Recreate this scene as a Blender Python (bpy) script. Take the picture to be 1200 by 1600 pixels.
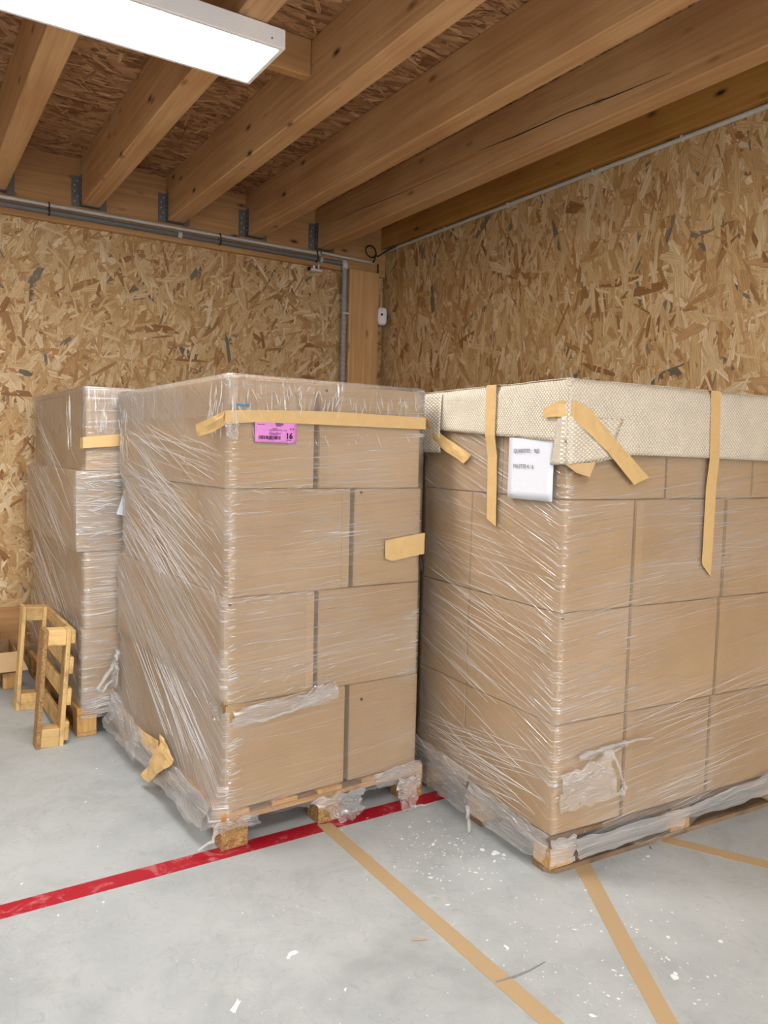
import bpy, bmesh, math, random
import numpy as np
from mathutils import Matrix, Vector, noise as mnoise

random.seed(7)
SC = bpy.context.scene
COL = SC.collection
for o in list(bpy.data.objects):
    bpy.data.objects.remove(o)

# ------------------------------------------------------------------ camera
cd = bpy.data.cameras.new('camera')
cam = bpy.data.objects.new('camera', cd)
COL.objects.link(cam)
cd.sensor_fit = 'VERTICAL'
cd.sensor_height = 24.0
cd.lens = 1212.0 / 1600.0 * 24.0
cd.clip_start = 0.02
cam.matrix_world = Matrix(((0.84254, 0.01922, -0.53829, 0.0),
                           (-0.53807, 0.07581, -0.83948, 0.0),
                           (0.02467, 0.99694, 0.07422, 1.6),
                           (0, 0, 0, 1)))
SC.camera = cam

# ------------------------------------------------------------------ world, exposure
DAYLIGHT = 1.6             # overcast sky let in by the added door opening behind the camera
w = bpy.data.worlds.new('world')
SC.world = w
w.use_nodes = True
w.node_tree.nodes['Background'].inputs[0].default_value = (0.95, 0.97, 1.0, 1)
w.node_tree.nodes['Background'].inputs[1].default_value = DAYLIGHT
SC.view_settings.view_transform = 'Standard'
SC.view_settings.look = 'None'
SC.view_settings.exposure = 2.02
SC.view_settings.gamma = 1.0
SC.view_settings.use_curve_mapping = False
SC.cycles.max_bounces = 8
SC.cycles.diffuse_bounces = 3
SC.cycles.glossy_bounces = 2
SC.cycles.transparent_max_bounces = 8
LAMP_STRENGTH = 13.0        # emission of every ceiling panel
LAMPS = [(0.80, 3.20), (0.80, 0.10), (0.80, -2.9), (-2.5, 3.20), (-2.5, 0.10), (-2.5, -2.9)]

# ------------------------------------------------------------------ helpers
def lin(c):
    return tuple((x / 12.92 if x <= 0.04045 else ((x + 0.055) / 1.055) ** 2.4) for x in c)
def rgb(r, g, b):
    return (*lin((r / 255, g / 255, b / 255)), 1.0)

def mesh(name, verts, faces, mat=None, parent=None, smooth=False, uvs=None):
    me = bpy.data.meshes.new(name)
    me.from_pydata([tuple(v) for v in verts], [], faces)
    if smooth:
        me.polygons.foreach_set('use_smooth', [True] * len(me.polygons))
    if uvs is not None:
        ul = me.uv_layers.new(name='UVMap')
        li = np.zeros(len(me.loops), dtype=np.int32)
        me.loops.foreach_get('vertex_index', li)
        ul.data.foreach_set('uv', np.asarray(uvs, dtype=np.float32)[li].ravel())
    o = bpy.data.objects.new(name, me)
    COL.objects.link(o)
    if mat:
        me.materials.append(mat)
    if parent:
        o.parent = parent
    return o

def tag(o, label, cat, group=None, kind=None):
    o['label'] = label
    o['category'] = cat
    if group: o['group'] = group
    if kind: o['kind'] = kind
    return o

def empty(name, loc=(0, 0, 0), rz=0.0):
    o = bpy.data.objects.new(name, None)
    COL.objects.link(o)
    o.empty_display_size = 0.1
    o.location = loc
    o.rotation_euler = (0, 0, rz)
    return o

class MB:
    """collects simple solids into one mesh"""
    def __init__(s): s.v = []; s.f = []
    def box(s, x0, x1, y0, y1, z0, z1, ch=0.0):
        if ch <= 0:
            n = len(s.v)
            s.v += [(x, y, z) for z in (z0, z1) for y in (y0, y1) for x in (x0, x1)]
            s.f += [tuple(n + i for i in q) for q in ((0,2,3,1),(4,5,7,6),(0,1,5,4),(2,6,7,3),(0,4,6,2),(1,3,7,5))]
            return s
        bm = bmesh.new()
        bmesh.ops.create_cube(bm, size=1)
        for v in bm.verts:
            v.co = ((x0+x1)/2 + v.co.x*(x1-x0), (y0+y1)/2 + v.co.y*(y1-y0), (z0+z1)/2 + v.co.z*(z1-z0))
        bmesh.ops.bevel(bm, geom=bm.edges[:], offset=ch, segments=1, affect='EDGES')
        n = len(s.v)
        bm.verts.index_update()
        s.v += [tuple(v.co) for v in bm.verts]
        s.f += [tuple(n + v.index for v in f.verts) for f in bm.faces]
        bm.free()
        return s
    def tube(s, pts, r, seg=8, cap=True):
        pts = [Vector(p) for p in pts]
        rr = r if isinstance(r, (list, tuple)) else [r] * len(pts)
        n0 = len(s.v); prev = None
        for i, p in enumerate(pts):
            t = (pts[min(i+1, len(pts)-1)] - pts[max(i-1, 0)])
            t = t.normalized() if t.length > 1e-9 else Vector((0, 0, 1))
            if prev is None:
                a = t.orthogonal().normalized()
            else:
                a = (prev - t * prev.dot(t))
                a = a.normalized() if a.length > 1e-6 else t.orthogonal().normalized()
            prev = a; b = t.cross(a)
            for k in range(seg):
                an = 2*math.pi*k/seg
                s.v.append(tuple(p + (a*math.cos(an) + b*math.sin(an)) * rr[i]))
        for i in range(len(pts)-1):
            for k in range(seg):
                k2 = (k+1) % seg
                s.f.append((n0+i*seg+k, n0+i*seg+k2, n0+(i+1)*seg+k2, n0+(i+1)*seg+k))
        if cap:
            s.f.append(tuple(n0 + k for k in reversed(range(seg))))
            m = n0 + (len(pts)-1)*seg
            s.f.append(tuple(m + k for k in range(seg)))
        return s
    def prism(s, poly, z0, z1):
        n = len(s.v); k = len(poly)
        s.v += [(x, y, z0) for x, y in poly] + [(x, y, z1) for x, y in poly]
        s.f.append(tuple(n+i for i in reversed(range(k)))); s.f.append(tuple(n+k+i for i in range(k)))
        for i in range(k):
            j = (i+1) % k
            s.f.append((n+i, n+j, n+k+j, n+k+i))
        return s
    def build(s, name, mat=None, parent=None, smooth=False):
        return mesh(name, s.v, s.f, mat, parent, smooth)

def smooth_angle(o, deg=35):
    me = o.data
    me.polygons.foreach_set('use_smooth', [True] * len(me.polygons))
    try:
        me.set_sharp_from_angle(angle=math.radians(deg))
    except Exception:
        pass
    return o

# ------------------------------------------------------------------ materials
class NT:
    def __init__(s, name):
        s.m = bpy.data.materials.new(name); s.m.use_nodes = True
        s.t = s.m.node_tree; s.n = s.t.nodes; s.l = s.t.links
        s.p = s.n['Principled BSDF']; s.out = s.n['Material Output']
    def add(s, typ, **kw):
        n = s.n.new(typ)
        for k, v in kw.items(): setattr(n, k, v)
        return n
    def link(s, a, b): s.l.new(a, b)
    def inp(s, node, key, v): node.inputs[key].default_value = v
    def coords(s, kind='Object', scale=(1, 1, 1), rot=(0, 0, 0)):
        tc = s.add('ShaderNodeTexCoord'); mp = s.add('ShaderNodeMapping')
        s.link(tc.outputs[kind], mp.inputs[0])
        mp.inputs['Scale'].default_value = scale; mp.inputs['Rotation'].default_value = rot
        return mp.outputs[0]
    def noise(s, vec, scale=5, detail=4, rough=0.55, dist=0.0):
        n = s.add('ShaderNodeTexNoise'); s.link(vec, n.inputs['Vector'])
        n.inputs['Scale'].default_value = scale; n.inputs['Detail'].default_value = detail
        n.inputs['Roughness'].default_value = rough; n.inputs['Distortion'].default_value = dist
        return n.outputs['Fac']
    def ramp(s, fac, stops, interp='LINEAR'):
        r = s.add('ShaderNodeValToRGB'); s.link(fac, r.inputs[0]); cr = r.color_ramp
        cr.interpolation = interp
        while len(cr.elements) < len(stops): cr.elements.new(0.5)
        for e, (p, c) in zip(cr.elements, stops):
            e.position = p
            e.color = c if isinstance(c, (tuple, list)) else (c, c, c, 1)
        return r.outputs[0]
    def mix(s, fac, a, b, blend='MIX'):
        m = s.add('ShaderNodeMix', data_type='RGBA', blend_type=blend)
        for k, v in (('Factor', fac), ('A', a), ('B', b)):
            sock = [i for i in m.inputs if i.name == k and (i.type == 'RGBA' or (k == 'Factor' and i.type == 'VALUE'))][0]
            if isinstance(v, (int, float)): sock.default_value = v
            elif isinstance(v, tuple): sock.default_value = v
            else: s.link(v, sock)
        return [o for o in m.outputs if o.type == 'RGBA'][0]
    def math(s, op, a, b=None, clamp=False):
        m = s.add('ShaderNodeMath', operation=op); m.use_clamp = clamp
        for i, v in enumerate((a, b)):
            if v is None: continue
            if isinstance(v, (int, float)): m.inputs[i].default_value = v
            else: s.link(v, m.inputs[i])
        return m.outputs[0]
    def bump(s, h, strength=0.3, dist=0.01):
        b = s.add('ShaderNodeBump'); s.link(h, b.inputs['Height'])
        b.inputs['Strength'].default_value = strength; b.inputs['Distance'].default_value = dist
        return b.outputs[0]
    def rand(s):
        return s.add('ShaderNodeObjectInfo').outputs['Random']

def flat(name, col, rough=0.6, metal=0.0):
    m = NT(name); m.inp(m.p, 'Base Color', col); m.inp(m.p, 'Roughness', rough); m.inp(m.p, 'Metallic', metal)
    v = m.noise(m.coords('Object', (30, 30, 30)), 3, 2)
    m.link(m.mix(0.10, col, m.ramp(v, [(0.3, (0, 0, 0, 1)), (0.7, (1, 1, 1, 1))]), 'OVERLAY'), m.p.inputs['Base Color'])
    return m.m

def timber(name, base, dark, axis='Y', knots=True, rough=0.6, crack=False, knotcol=rgb(50, 28, 14)):
    """planed softwood, grain along the given object axis"""
    m = NT(name)
    sc = {'X': (0.5, 14, 14), 'Y': (14, 0.5, 14), 'Z': (14, 14, 0.5)}[axis]
    tc = m.add('ShaderNodeTexCoord')
    off = m.add('ShaderNodeVectorMath', operation='ADD'); m.link(tc.outputs['Object'], off.inputs[0])
    cmb = m.add('ShaderNodeCombineXYZ'); r = m.rand()
    for i in range(3): m.link(m.math('MULTIPLY', r, (7.3, 5.1, 9.7)[i]), cmb.inputs[i])
    m.link(cmb.outputs[0], off.inputs[1])
    mp = m.add('ShaderNodeMapping'); m.link(off.outputs[0], mp.inputs[0]); mp.inputs['Scale'].default_value = sc
    g1 = m.noise(mp.outputs[0], 1.6, 6, 0.6, 1.2)
    mp2 = m.add('ShaderNodeMapping'); m.link(off.outputs[0], mp2.inputs[0])
    mp2.inputs['Scale'].default_value = tuple(x * (6 if x > 1 else 2) for x in sc)
    g2 = m.noise(mp2.outputs[0], 2.0, 3)
    c = m.mix(m.ramp(g1, [(0.32, 0.0), (0.68, 1.0)]), dark, base)
    c = m.mix(m.math('MULTIPLY', m.ramp(g2, [(0.45, 0.0), (0.75, 1.0)]), 0.35), c, dark)
    big = m.noise(off.outputs[0], 1.3, 2)
    c = m.mix(m.math('MULTIPLY', m.ramp(big, [(0.4, 0.0), (0.7, 1.0)]), 0.35), c, dark, 'MULTIPLY')
    if knots:
        mk = m.add('ShaderNodeMapping'); m.link(off.outputs[0], mk.inputs[0])
        mk.inputs['Scale'].default_value = {'X': (2.8, 7, 7), 'Y': (7, 2.8, 7), 'Z': (7, 7, 2.8)}[axis]
        vo = m.add('ShaderNodeTexVoronoi'); m.link(mk.outputs[0], vo.inputs['Vector']); vo.inputs['Scale'].default_value = 1.0
        k = m.ramp(vo.outputs['Distance'], [(0.05, 1.0), (0.085, 0.55), (0.16, 0.0)])
        c = m.mix(k, c, knotcol)
    m.link(c, m.p.inputs['Base Color']); m.inp(m.p, 'Roughness', rough)
    m.link(m.bump(g2, 0.25, 0.004), m.p.inputs['Normal'])
    return m.m

def flake_mat(name, stops, grain=0.5, rough=0.65):
    """OSB flakes: colour per flake from the 'tone' attribute, fine grain along the flake"""
    m = NT(name)
    at = m.add('ShaderNodeAttribute', attribute_name='tone')
    c = m.ramp(at.outputs['Fac'], stops)
    uv = m.add('ShaderNodeTexCoord').outputs['UV']
    mp = m.add('ShaderNodeMapping'); m.link(uv, mp.inputs[0]); mp.inputs['Scale'].default_value = (7, 160, 1)
    g = m.noise(mp.outputs[0], 1.0, 4, 0.6)
    c = m.mix(grain, c, m.ramp(g, [(0.3, (0.12, 0.08, 0.05, 1)), (0.62, (1, 1, 1, 1))]), 'MULTIPLY')
    m.link(c, m.p.inputs['Base Color']); m.inp(m.p, 'Roughness', rough)
    m.link(m.bump(g, 0.3, 0.002), m.p.inputs['Normal'])
    return m.m

def cardboard_mat():
    m = NT('cardboard')
    v = m.coords('Object')
    a = m.noise(v, 3.0, 3); b = m.noise(m.coords('Object', (2, 2, 240)), 3, 2)
    c = m.mix(m.ramp(a, [(0.3, 0.0), (0.7, 1.0)]), rgb(178, 145, 103), rgb(190, 158, 114))
    c = m.mix(m.math('MULTIPLY', b, 0.25), c, rgb(162, 130, 96))
    r = m.rand()
    hs = m.add('ShaderNodeHueSaturation'); m.link(c, hs.inputs['Color'])
    m.link(m.math('ADD', 0.94, m.math('MULTIPLY', r, 0.12)), hs.inputs['Value'])
    m.link(hs.outputs[0], m.p.inputs['Base Color']); m.inp(m.p, 'Roughness', 0.75)
    m.link(m.bump(b, 0.06, 0.002), m.p.inputs['Normal'])
    return m.m

def film_mat(name, sx=1.6, sy=95.0, milk=0.30, base=0.06, gloss=0.22, bump=1.0, tint=(0.97, 0.965, 0.96, 1), broad=0.5, filw=0.9):
    """stretch film: clear, with fine drawn wrinkles; milky streaks paint doubled film and highlights; UV is in metres along the wrinkles"""
    m = NT(name); m.n.remove(m.p)
    uv = m.add('ShaderNodeTexCoord').outputs['UV']
    def co(a, b):
        mp = m.add('ShaderNodeMapping'); m.link(uv, mp.inputs[0]); mp.inputs['Scale'].default_value = (a, b, 1); return mp.outputs[0]
    n1 = m.noise(co(sx, sy), 1.0, 2, 0.6, 0.35)
    n2 = m.noise(co(sx * 2.6, sy * 2.4), 1.0, 1, 0.6, 0.0)
    nb = m.noise(co(1.3, 3.2), 1.0, 1, 0.6)
    line = m.ramp(n1, [(0.55, 0.0), (0.62, 0.4), (0.70, 1.0)])
    line2 = m.ramp(n2, [(0.58, 0.0), (0.72, 1.0)])
    n3 = m.noise(co(sx * .55, sy * .38), 1.0, 1, 0.5, 0.4)
    fil = m.ramp(m.math('ABSOLUTE', m.math('SUBTRACT', n3, 0.5)), [(0.0, 1.0), (0.006, 0.7), (0.016, 0.0)])
    dens = m.ramp(nb, [(0.35, 0.15), (0.68, 1.0)])
    hz = m.math('MULTIPLY', m.ramp(nb, [(0.42, 0.0), (0.8, 1.0)]), broad)
    f = m.math('ADD', m.math('MULTIPLY', m.math('ADD', m.math('MULTIPLY', fil, filw), m.math('ADD', m.math('MULTIPLY', line, 0.6), m.math('MULTIPLY', line2, 0.35))), m.math('MULTIPLY', dens, milk)), base)
    f = m.math('ADD', f, m.math('MULTIPLY', hz, milk * 0.5), clamp=True)
    nrm = m.bump(n1, bump, 0.012)
    tr = m.add('ShaderNodeBsdfTransparent'); tr.inputs[0].default_value = (0.985, 0.985, 0.985, 1)
    df = m.add('ShaderNodeBsdfDiffuse'); df.inputs[0].default_value = tint
    tl = m.add('ShaderNodeBsdfTranslucent'); tl.inputs[0].default_value = tint
    gl = m.add('ShaderNodeBsdfGlossy'); gl.inputs['Roughness'].default_value = 0.2
    for s_ in (df, tl, gl): m.link(nrm, s_.inputs['Normal'])
    mm = m.add('ShaderNodeMixShader'); mm.inputs[0].default_value = 0.22
    m.link(df.outputs[0], mm.inputs[1]); m.link(tl.outputs[0], mm.inputs[2])
    m1 = m.add('ShaderNodeMixShader'); m.link(f, m1.inputs[0]); m.link(tr.outputs[0], m1.inputs[1]); m.link(mm.outputs[0], m1.inputs[2])
    lw = m.add('ShaderNodeFresnel'); lw.inputs[0].default_value = 1.45
    gf = m.math('MINIMUM', m.math('ADD', m.math('MULTIPLY', lw.outputs[0], 0.9), m.math('MULTIPLY', m.math('MAXIMUM', line, fil), gloss)), 0.34)
    m2 = m.add('ShaderNodeMixShader'); m.link(gf, m2.inputs[0]); m.link(m1.outputs[0], m2.inputs[1]); m.link(gl.outputs[0], m2.inputs[2])
    m.link(m2.outputs[0], m.out.inputs['Surface'])
    return m.m

def crease_mat():
    """gathered ropes of stretch film and painted glints: milky, a little see-through, shiny"""
    m = NT('film_crease_glint')
    m.inp(m.p, 'Base Color', (0.96, 0.955, 0.95, 1)); m.inp(m.p, 'Roughness', 0.22); m.inp(m.p, 'Alpha', 0.58)
    m.inp(m.p, 'IOR', 1.6)
    return m.m

def concrete_mat():
    m = NT('concrete')
    v = m.coords('Object')
    a = m.noise(v, 0.9, 5, 0.6); b = m.noise(v, 6, 6, 0.65); c3 = m.noise(v, 45, 3, 0.7)
    c = m.mix(m.ramp(a, [(0.3, 0.0), (0.7, 1.0)]), rgb(160, 167, 168), rgb(184, 191, 193))
    c = m.mix(m.math('MULTIPLY', m.ramp(b, [(0.35, 0.0), (0.75, 1.0)]), 0.5), c, rgb(200, 204, 204))
    c = m.mix(m.math('MULTIPLY', m.ramp(m.noise(v, 2.4, 6, 0.7, 0.6), [(0.50, 0.0), (0.68, 1.0)]), 0.38), c, rgb(136, 142, 141))
    st = m.noise(m.coords('Object', (9, 6, 1), (0, 0, 0.9)), 1.6, 6, 0.78, 2.2)
    c = m.mix(m.math('MULTIPLY', m.ramp(st, [(0.54, 0.0), (0.70, 1.0)]), 0.34), c, rgb(128, 132, 131))
    sc1 = m.noise(m.coords('Object', (3, 2.2, 1), (0, 0, 0.4)), 1.5, 2, 0.5, 2.5)
    scl = m.ramp(m.math('ABSOLUTE', m.math('SUBTRACT', sc1, 0.5)), [(0.0, 1.0), (0.0025, 0.6), (0.006, 0.0)])
    c = m.mix(m.math('MULTIPLY', scl, m.ramp(m.noise(v, 2.1, 3), [(0.5, 0.0), (0.66, 0.5)])), c, rgb(214, 216, 215))
    sp = m.add('ShaderNodeTexVoronoi'); m.link(v, sp.inputs['Vector']); sp.inputs['Scale'].default_value = 22
    spk = m.math('MULTIPLY', m.ramp(sp.outputs['Distance'], [(0.05, 1.0), (0.09, 0.0)]), m.ramp(m.noise(v, 3.2, 2), [(0.5, 0.0), (0.62, 1.0)]))
    c = m.mix(m.math('MULTIPLY', spk, 0.75), c, rgb(230, 231, 230))
    c = m.mix(m.math('MULTIPLY', m.ramp(c3, [(0.66, 0.0), (0.78, 1.0)]), 0.35), c, rgb(110, 112, 110))
    m.link(c, m.p.inputs['Base Color'])
    m.link(m.ramp(b, [(0.3, 0.38), (0.7, 0.6)]), m.p.inputs['Roughness'])
    m.link(m.bump(c3, 0.08, 0.003), m.p.inputs['Normal'])
    return m.m

def worn_paint(name, col, wear=rgb(205, 190, 188), amount=0.6, rough=0.45):
    m = NT(name); v = m.coords('Object')
    a = m.noise(v, 14, 6, 0.75, 0.8); b = m.noise(v, 2.2, 3)
    k = m.math('MULTIPLY', m.ramp(a, [(0.52, 0.0), (0.68, 1.0)]), m.ramp(b, [(0.32, 0.2), (0.60, 1.0)]))
    c = m.mix(m.math('MULTIPLY', k, amount), col, wear)
    m.link(c, m.p.inputs['Base Color']); m.inp(m.p, 'Roughness', rough)
    return m.m

def tape_mat(name, col, rough=0.5):
    m = NT(name); v = m.coords('Object')
    a = m.noise(v, 25, 4, 0.6, 0.6)
    c = m.mix(m.math('MULTIPLY', m.ramp(a, [(0.4, 0.0), (0.7, 1.0)]), 0.4), col, tuple(x * 0.82 for x in col[:3]) + (1,))
    m.link(c, m.p.inputs['Base Color']); m.inp(m.p, 'Roughness', rough)
    m.link(m.bump(a, 0.25, 0.004), m.p.inputs['Normal'])
    return m.m

def bubble_mat():
    m = NT('bubble_foil'); m.n.remove(m.p)
    uv = m.add('ShaderNodeTexCoord').outputs['UV']
    mp = m.add('ShaderNodeMapping'); m.link(uv, mp.inputs[0]); mp.inputs['Scale'].default_value = (88, 88, 1); mp.inputs['Rotation'].default_value = (0, 0, .785)
    vo = m.add('ShaderNodeTexVoronoi'); m.link(mp.outputs[0], vo.inputs['Vector']); vo.inputs['Scale'].default_value = 1.0
    vo.inputs['Randomness'].default_value = 0.12
    hgt = m.ramp(vo.outputs['Distance'], [(0.18, 1.0), (0.5, 0.0)])
    n = m.noise(uv, 9, 3)
    nrm = m.bump(m.math('ADD', hgt, m.math('MULTIPLY', n, 2.0)), 0.6, 0.004)
    p = m.add('ShaderNodeBsdfPrincipled'); p.inputs['Roughness'].default_value = 0.28
    c = m.mix(hgt, rgb(216, 202, 178), rgb(247, 241, 228))
    m.link(c, p.inputs['Base Color']); m.link(nrm, p.inputs['Normal'])
    tr = m.add('ShaderNodeBsdfTransparent'); tr.inputs[0].default_value = (0.95, 0.95, 0.94, 1)
    ms = m.add('ShaderNodeMixShader')
    m.link(m.ramp(m.math('ADD', m.math('MULTIPLY', hgt, 0.3), n), [(0.4, 0.80), (0.8, 0.95)]), ms.inputs[0])
    m.link(tr.outputs[0], ms.inputs[1]); m.link(p.outputs[0], ms.inputs[2])
    m.link(ms.outputs[0], m.out.inputs['Surface'])
    return m.m

def chip_mat():
    m = NT('chipboard_block'); v = m.coords('Object')
    a = m.noise(v, 60, 4, 0.7, 1.5); b = m.noise(m.coords('Object', (1, 1, 2.5)), 110, 2, 0.6)
    c = m.mix(m.ramp(a, [(0.35, 0.0), (0.65, 1.0)]), rgb(120, 84, 48), rgb(196, 156, 104))
    c = m.mix(m.math('MULTIPLY', m.ramp(b, [(0.58, 0.0), (0.7, 1.0)]), 0.7), c, rgb(88, 58, 32))
    m.link(c, m.p.inputs['Base Color']); m.inp(m.p, 'Roughness', 0.85)
    m.link(m.bump(a, 0.5, 0.004), m.p.inputs['Normal'])
    return m.m

def pallet_wood(name, base, dark, dirt, axis):
    m = NT(name)
    sc = {'X': (2, 40, 40), 'Y': (40, 2, 40), 'Z': (40, 40, 2)}[axis]
    g = m.noise(m.coords('Object', sc), 1.0, 5, 0.65, 1.0)
    d = m.noise(m.coords('Object', (3, 3, 3)), 2.4, 5, 0.7, 0.8)
    c = m.mix(m.ramp(g, [(0.3, 0.0), (0.7, 1.0)]), dark, base)
    c = m.mix(m.math('MULTIPLY', m.ramp(d, [(0.5, 0.0), (0.72, 1.0)]), 0.7), c, dirt)
    hs = m.add('ShaderNodeHueSaturation'); m.link(c, hs.inputs['Color'])
    m.link(m.math('ADD', 0.85, m.math('MULTIPLY', m.rand(), 0.3)), hs.inputs['Value'])
    m.link(hs.outputs[0], m.p.inputs['Base Color']); m.inp(m.p, 'Roughness', 0.75)
    m.link(m.bump(g, 0.35, 0.004), m.p.inputs['Normal'])
    return m.m

def emit(name, col, strength):
    m = NT(name); m.n.remove(m.p)
    e = m.add('ShaderNodeEmission'); e.inputs[0].default_value = col; e.inputs[1].default_value = strength
    m.link(e.outputs[0], m.out.inputs['Surface'])
    return m.m

WALL_STOPS = [(0.0, rgb(112, 104, 86)), (0.05, rgb(136, 126, 104)), (0.10, rgb(158, 110, 62)), (0.26, rgb(192, 146, 92)), (0.55, rgb(216, 178, 124)), (0.8, rgb(230, 200, 152)), (1.0, rgb(244, 222, 184))]
CEIL_STOPS = [(0.0, rgb(112, 76, 52)), (0.2, rgb(152, 108, 76)), (0.55, rgb(192, 146, 106)), (0.85, rgb(214, 170, 126)), (1.0, rgb(230, 190, 146))]
M = {
 'osb': flake_mat('osb_flake', WALL_STOPS),
 'osb_base': flat('osb_base', rgb(178, 134, 84), 0.8),
 'osb_ceil': flake_mat('osb_flake_ceiling', CEIL_STOPS),
 'osb_ceil_base': flat('osb_ceiling_base', rgb(140, 98, 66), 0.8),
 'joist': timber('joist_timber', rgb(218, 178, 130), rgb(192, 146, 98), 'Y'),
 'ledger': timber('ledger_timber', rgb(206, 160, 108), rgb(178, 130, 80), 'X'),
 'ledger_y': timber('ledger_timber_side', rgb(206, 156, 84), rgb(176, 126, 60), 'Y'),
 'post': timber('post_timber', rgb(228, 184, 130), rgb(206, 156, 102), 'Z'),
 'card': cardboard_mat(),
 'card_light': tape_mat('cardboard_light', rgb(206, 172, 126), 0.8),
 'card_dark': tape_mat('cardboard_dark', rgb(120, 92, 66), 0.8),
 'ink': flat('ink', rgb(28, 26, 26), 0.7),
 'film': film_mat('stretch_film', sx=1.4, sy=110, milk=0.58, base=.07),
 'film_left': film_mat('stretch_film_drawn', sx=1.1, sy=60, milk=0.62, base=0.14, broad=0.9),
 'film_mid': film_mat('stretch_film_side', sx=1.2, sy=80, milk=0.55, base=0.07, broad=0.5),
 'film_glossy': film_mat('stretch_film_shiny', sx=2.2, sy=60, milk=0.55, base=0.06, gloss=0.5, bump=1.0),
 'film_top': film_mat('top_film', sx=26, sy=3.5, milk=0.30, base=0.04, gloss=0.3, bump=1.0),
 'film_crease_glint': crease_mat(),
 'film_loose': film_mat('loose_film', sx=9, sy=30, milk=0.75, base=0.22, gloss=0.3, bump=1.0),
 'film_hem': film_mat('gathered_film', sx=2.5, sy=45, milk=0.7, base=0.34, gloss=0.25, bump=1.0),
 'tape': tape_mat('paper_tape', rgb(216, 180, 124)),
 'floor_tape': worn_paint('floor_tape', rgb(186, 160, 122), rgb(172, 160, 140), 0.5),
 'red': worn_paint('red_floor_paint', rgb(172, 20, 42), rgb(226, 160, 164), 0.75),
 'concrete': concrete_mat(),
 'bubble': bubble_mat(),
 'chip': chip_mat(),
 'zinc': flat('zinc_steel', rgb(120, 118, 116), 0.5, 0.6),
 'pvc_dark': flat('grey_pvc', rgb(112, 112, 114), 0.45),
 'pvc_light': flat('light_grey_pvc', rgb(206, 203, 198), 0.45),
 'pvc_rib': flat('ribbed_conduit_grey', rgb(158, 158, 160), 0.35),
 'black': flat('black_plastic', rgb(20, 20, 20), 0.5),
 'white': flat('white_plastic', rgb(232, 230, 228), 0.4),
 'white_paint': flat('white_powder_coat', rgb(242, 240, 240), 0.4),
 'paper': flat('white_paper', rgb(226, 230, 240), 0.8),
 'pink': flat('pink_paper', rgb(226, 142, 214), 0.7),
 'purple_ink': flat('dark_label_ink', rgb(58, 20, 58), 0.7),
 'grey_ink': flat('grey_toner', rgb(104, 106, 112), 0.7),
 'lamp': emit('lamp_diffuser', (1.0, 0.965, 0.93, 1), LAMP_STRENGTH),
 'plaster': flat('plaster', rgb(206, 200, 190), 0.8),
 'splat': flat('white_paint_drip', rgb(236, 238, 238), 0.6),
 'scuff': flat('dark_scuff', rgb(140, 141, 139), 0.6),
 'blue': flat('blue_plastic', rgb(70, 130, 165), 0.5),
}
for ax in 'XYZ':
    M['pal' + ax] = pallet_wood('pallet_wood_' + ax, rgb(214, 170, 108), rgb(180, 132, 74), rgb(110, 76, 44), ax)
    M['old' + ax] = pallet_wood('weathered_pallet_wood_' + ax, rgb(146, 122, 96), rgb(112, 90, 68), rgb(78, 62, 48), ax)
    M['yel' + ax] = pallet_wood('yellowed_pallet_wood_' + ax, rgb(226, 192, 134), rgb(200, 160, 100), rgb(112, 80, 44), ax)

# ------------------------------------------------------------------ room shell
XW, YW = 3.80, 6.04            # right wall, back wall (board faces)
ZC = 3.645                     # underside of the ceiling boards
XL, YB = -5.0, -6.0
def struct(o, label, cat='structure'):
    o['kind'] = 'structure'; o['label'] = label; o['category'] = cat
    return o

fl = MB().box(XL - .1, XW + .1, YB - .1, YW + .1, -0.1, 0.0).build('floor', M['concrete'])
struct(fl, 'pale grey worn concrete floor with scuffs and white specks', 'floor')
wb = MB().box(XL, XW, YW, YW + .1, 0, ZC).build('wall_back', M['osb_base'])
struct(wb, 'oriented strand board wall left of the corner post', 'wall')
wr = MB().box(XW, XW + .1, YB, YW + .1, 0, ZC).build('wall_right', M['osb_base'])
struct(wr, 'oriented strand board wall right of the corner post', 'wall')
ce = MB().box(XL, XW + .1, YB, YW + .1, ZC, ZC + .1).build('ceiling', M['osb_ceil_base'])
struct(ce, 'brown strand board ceiling above the timber joists', 'ceiling')
wl = MB().box(XL - .1, XL, YB, YW, 0, ZC).build('wall_left', M['plaster'])
struct(wl, 'plain pale wall far to the left, outside the picture', 'wall')
wf = MB().box(XL, -3.4, YB - .1, YB, 0, ZC).box(2.9, XW, YB - .1, YB, 0, ZC).box(-3.4, 2.9, YB - .1, YB, 3.3, ZC).build('wall_front', M['plaster'])  # door opening added so sky light reaches the box fronts
struct(wf, 'plain pale wall behind the camera with a door opening added for light', 'wall')
yd = MB().box(-30, 30, -40, YB - .12, -.12, -.01).build('ground', M['concrete'])  # slab added outside the opening against sky light from below
struct(yd, 'unseen concrete slab added outside the door opening to shape its light', 'ground')

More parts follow.
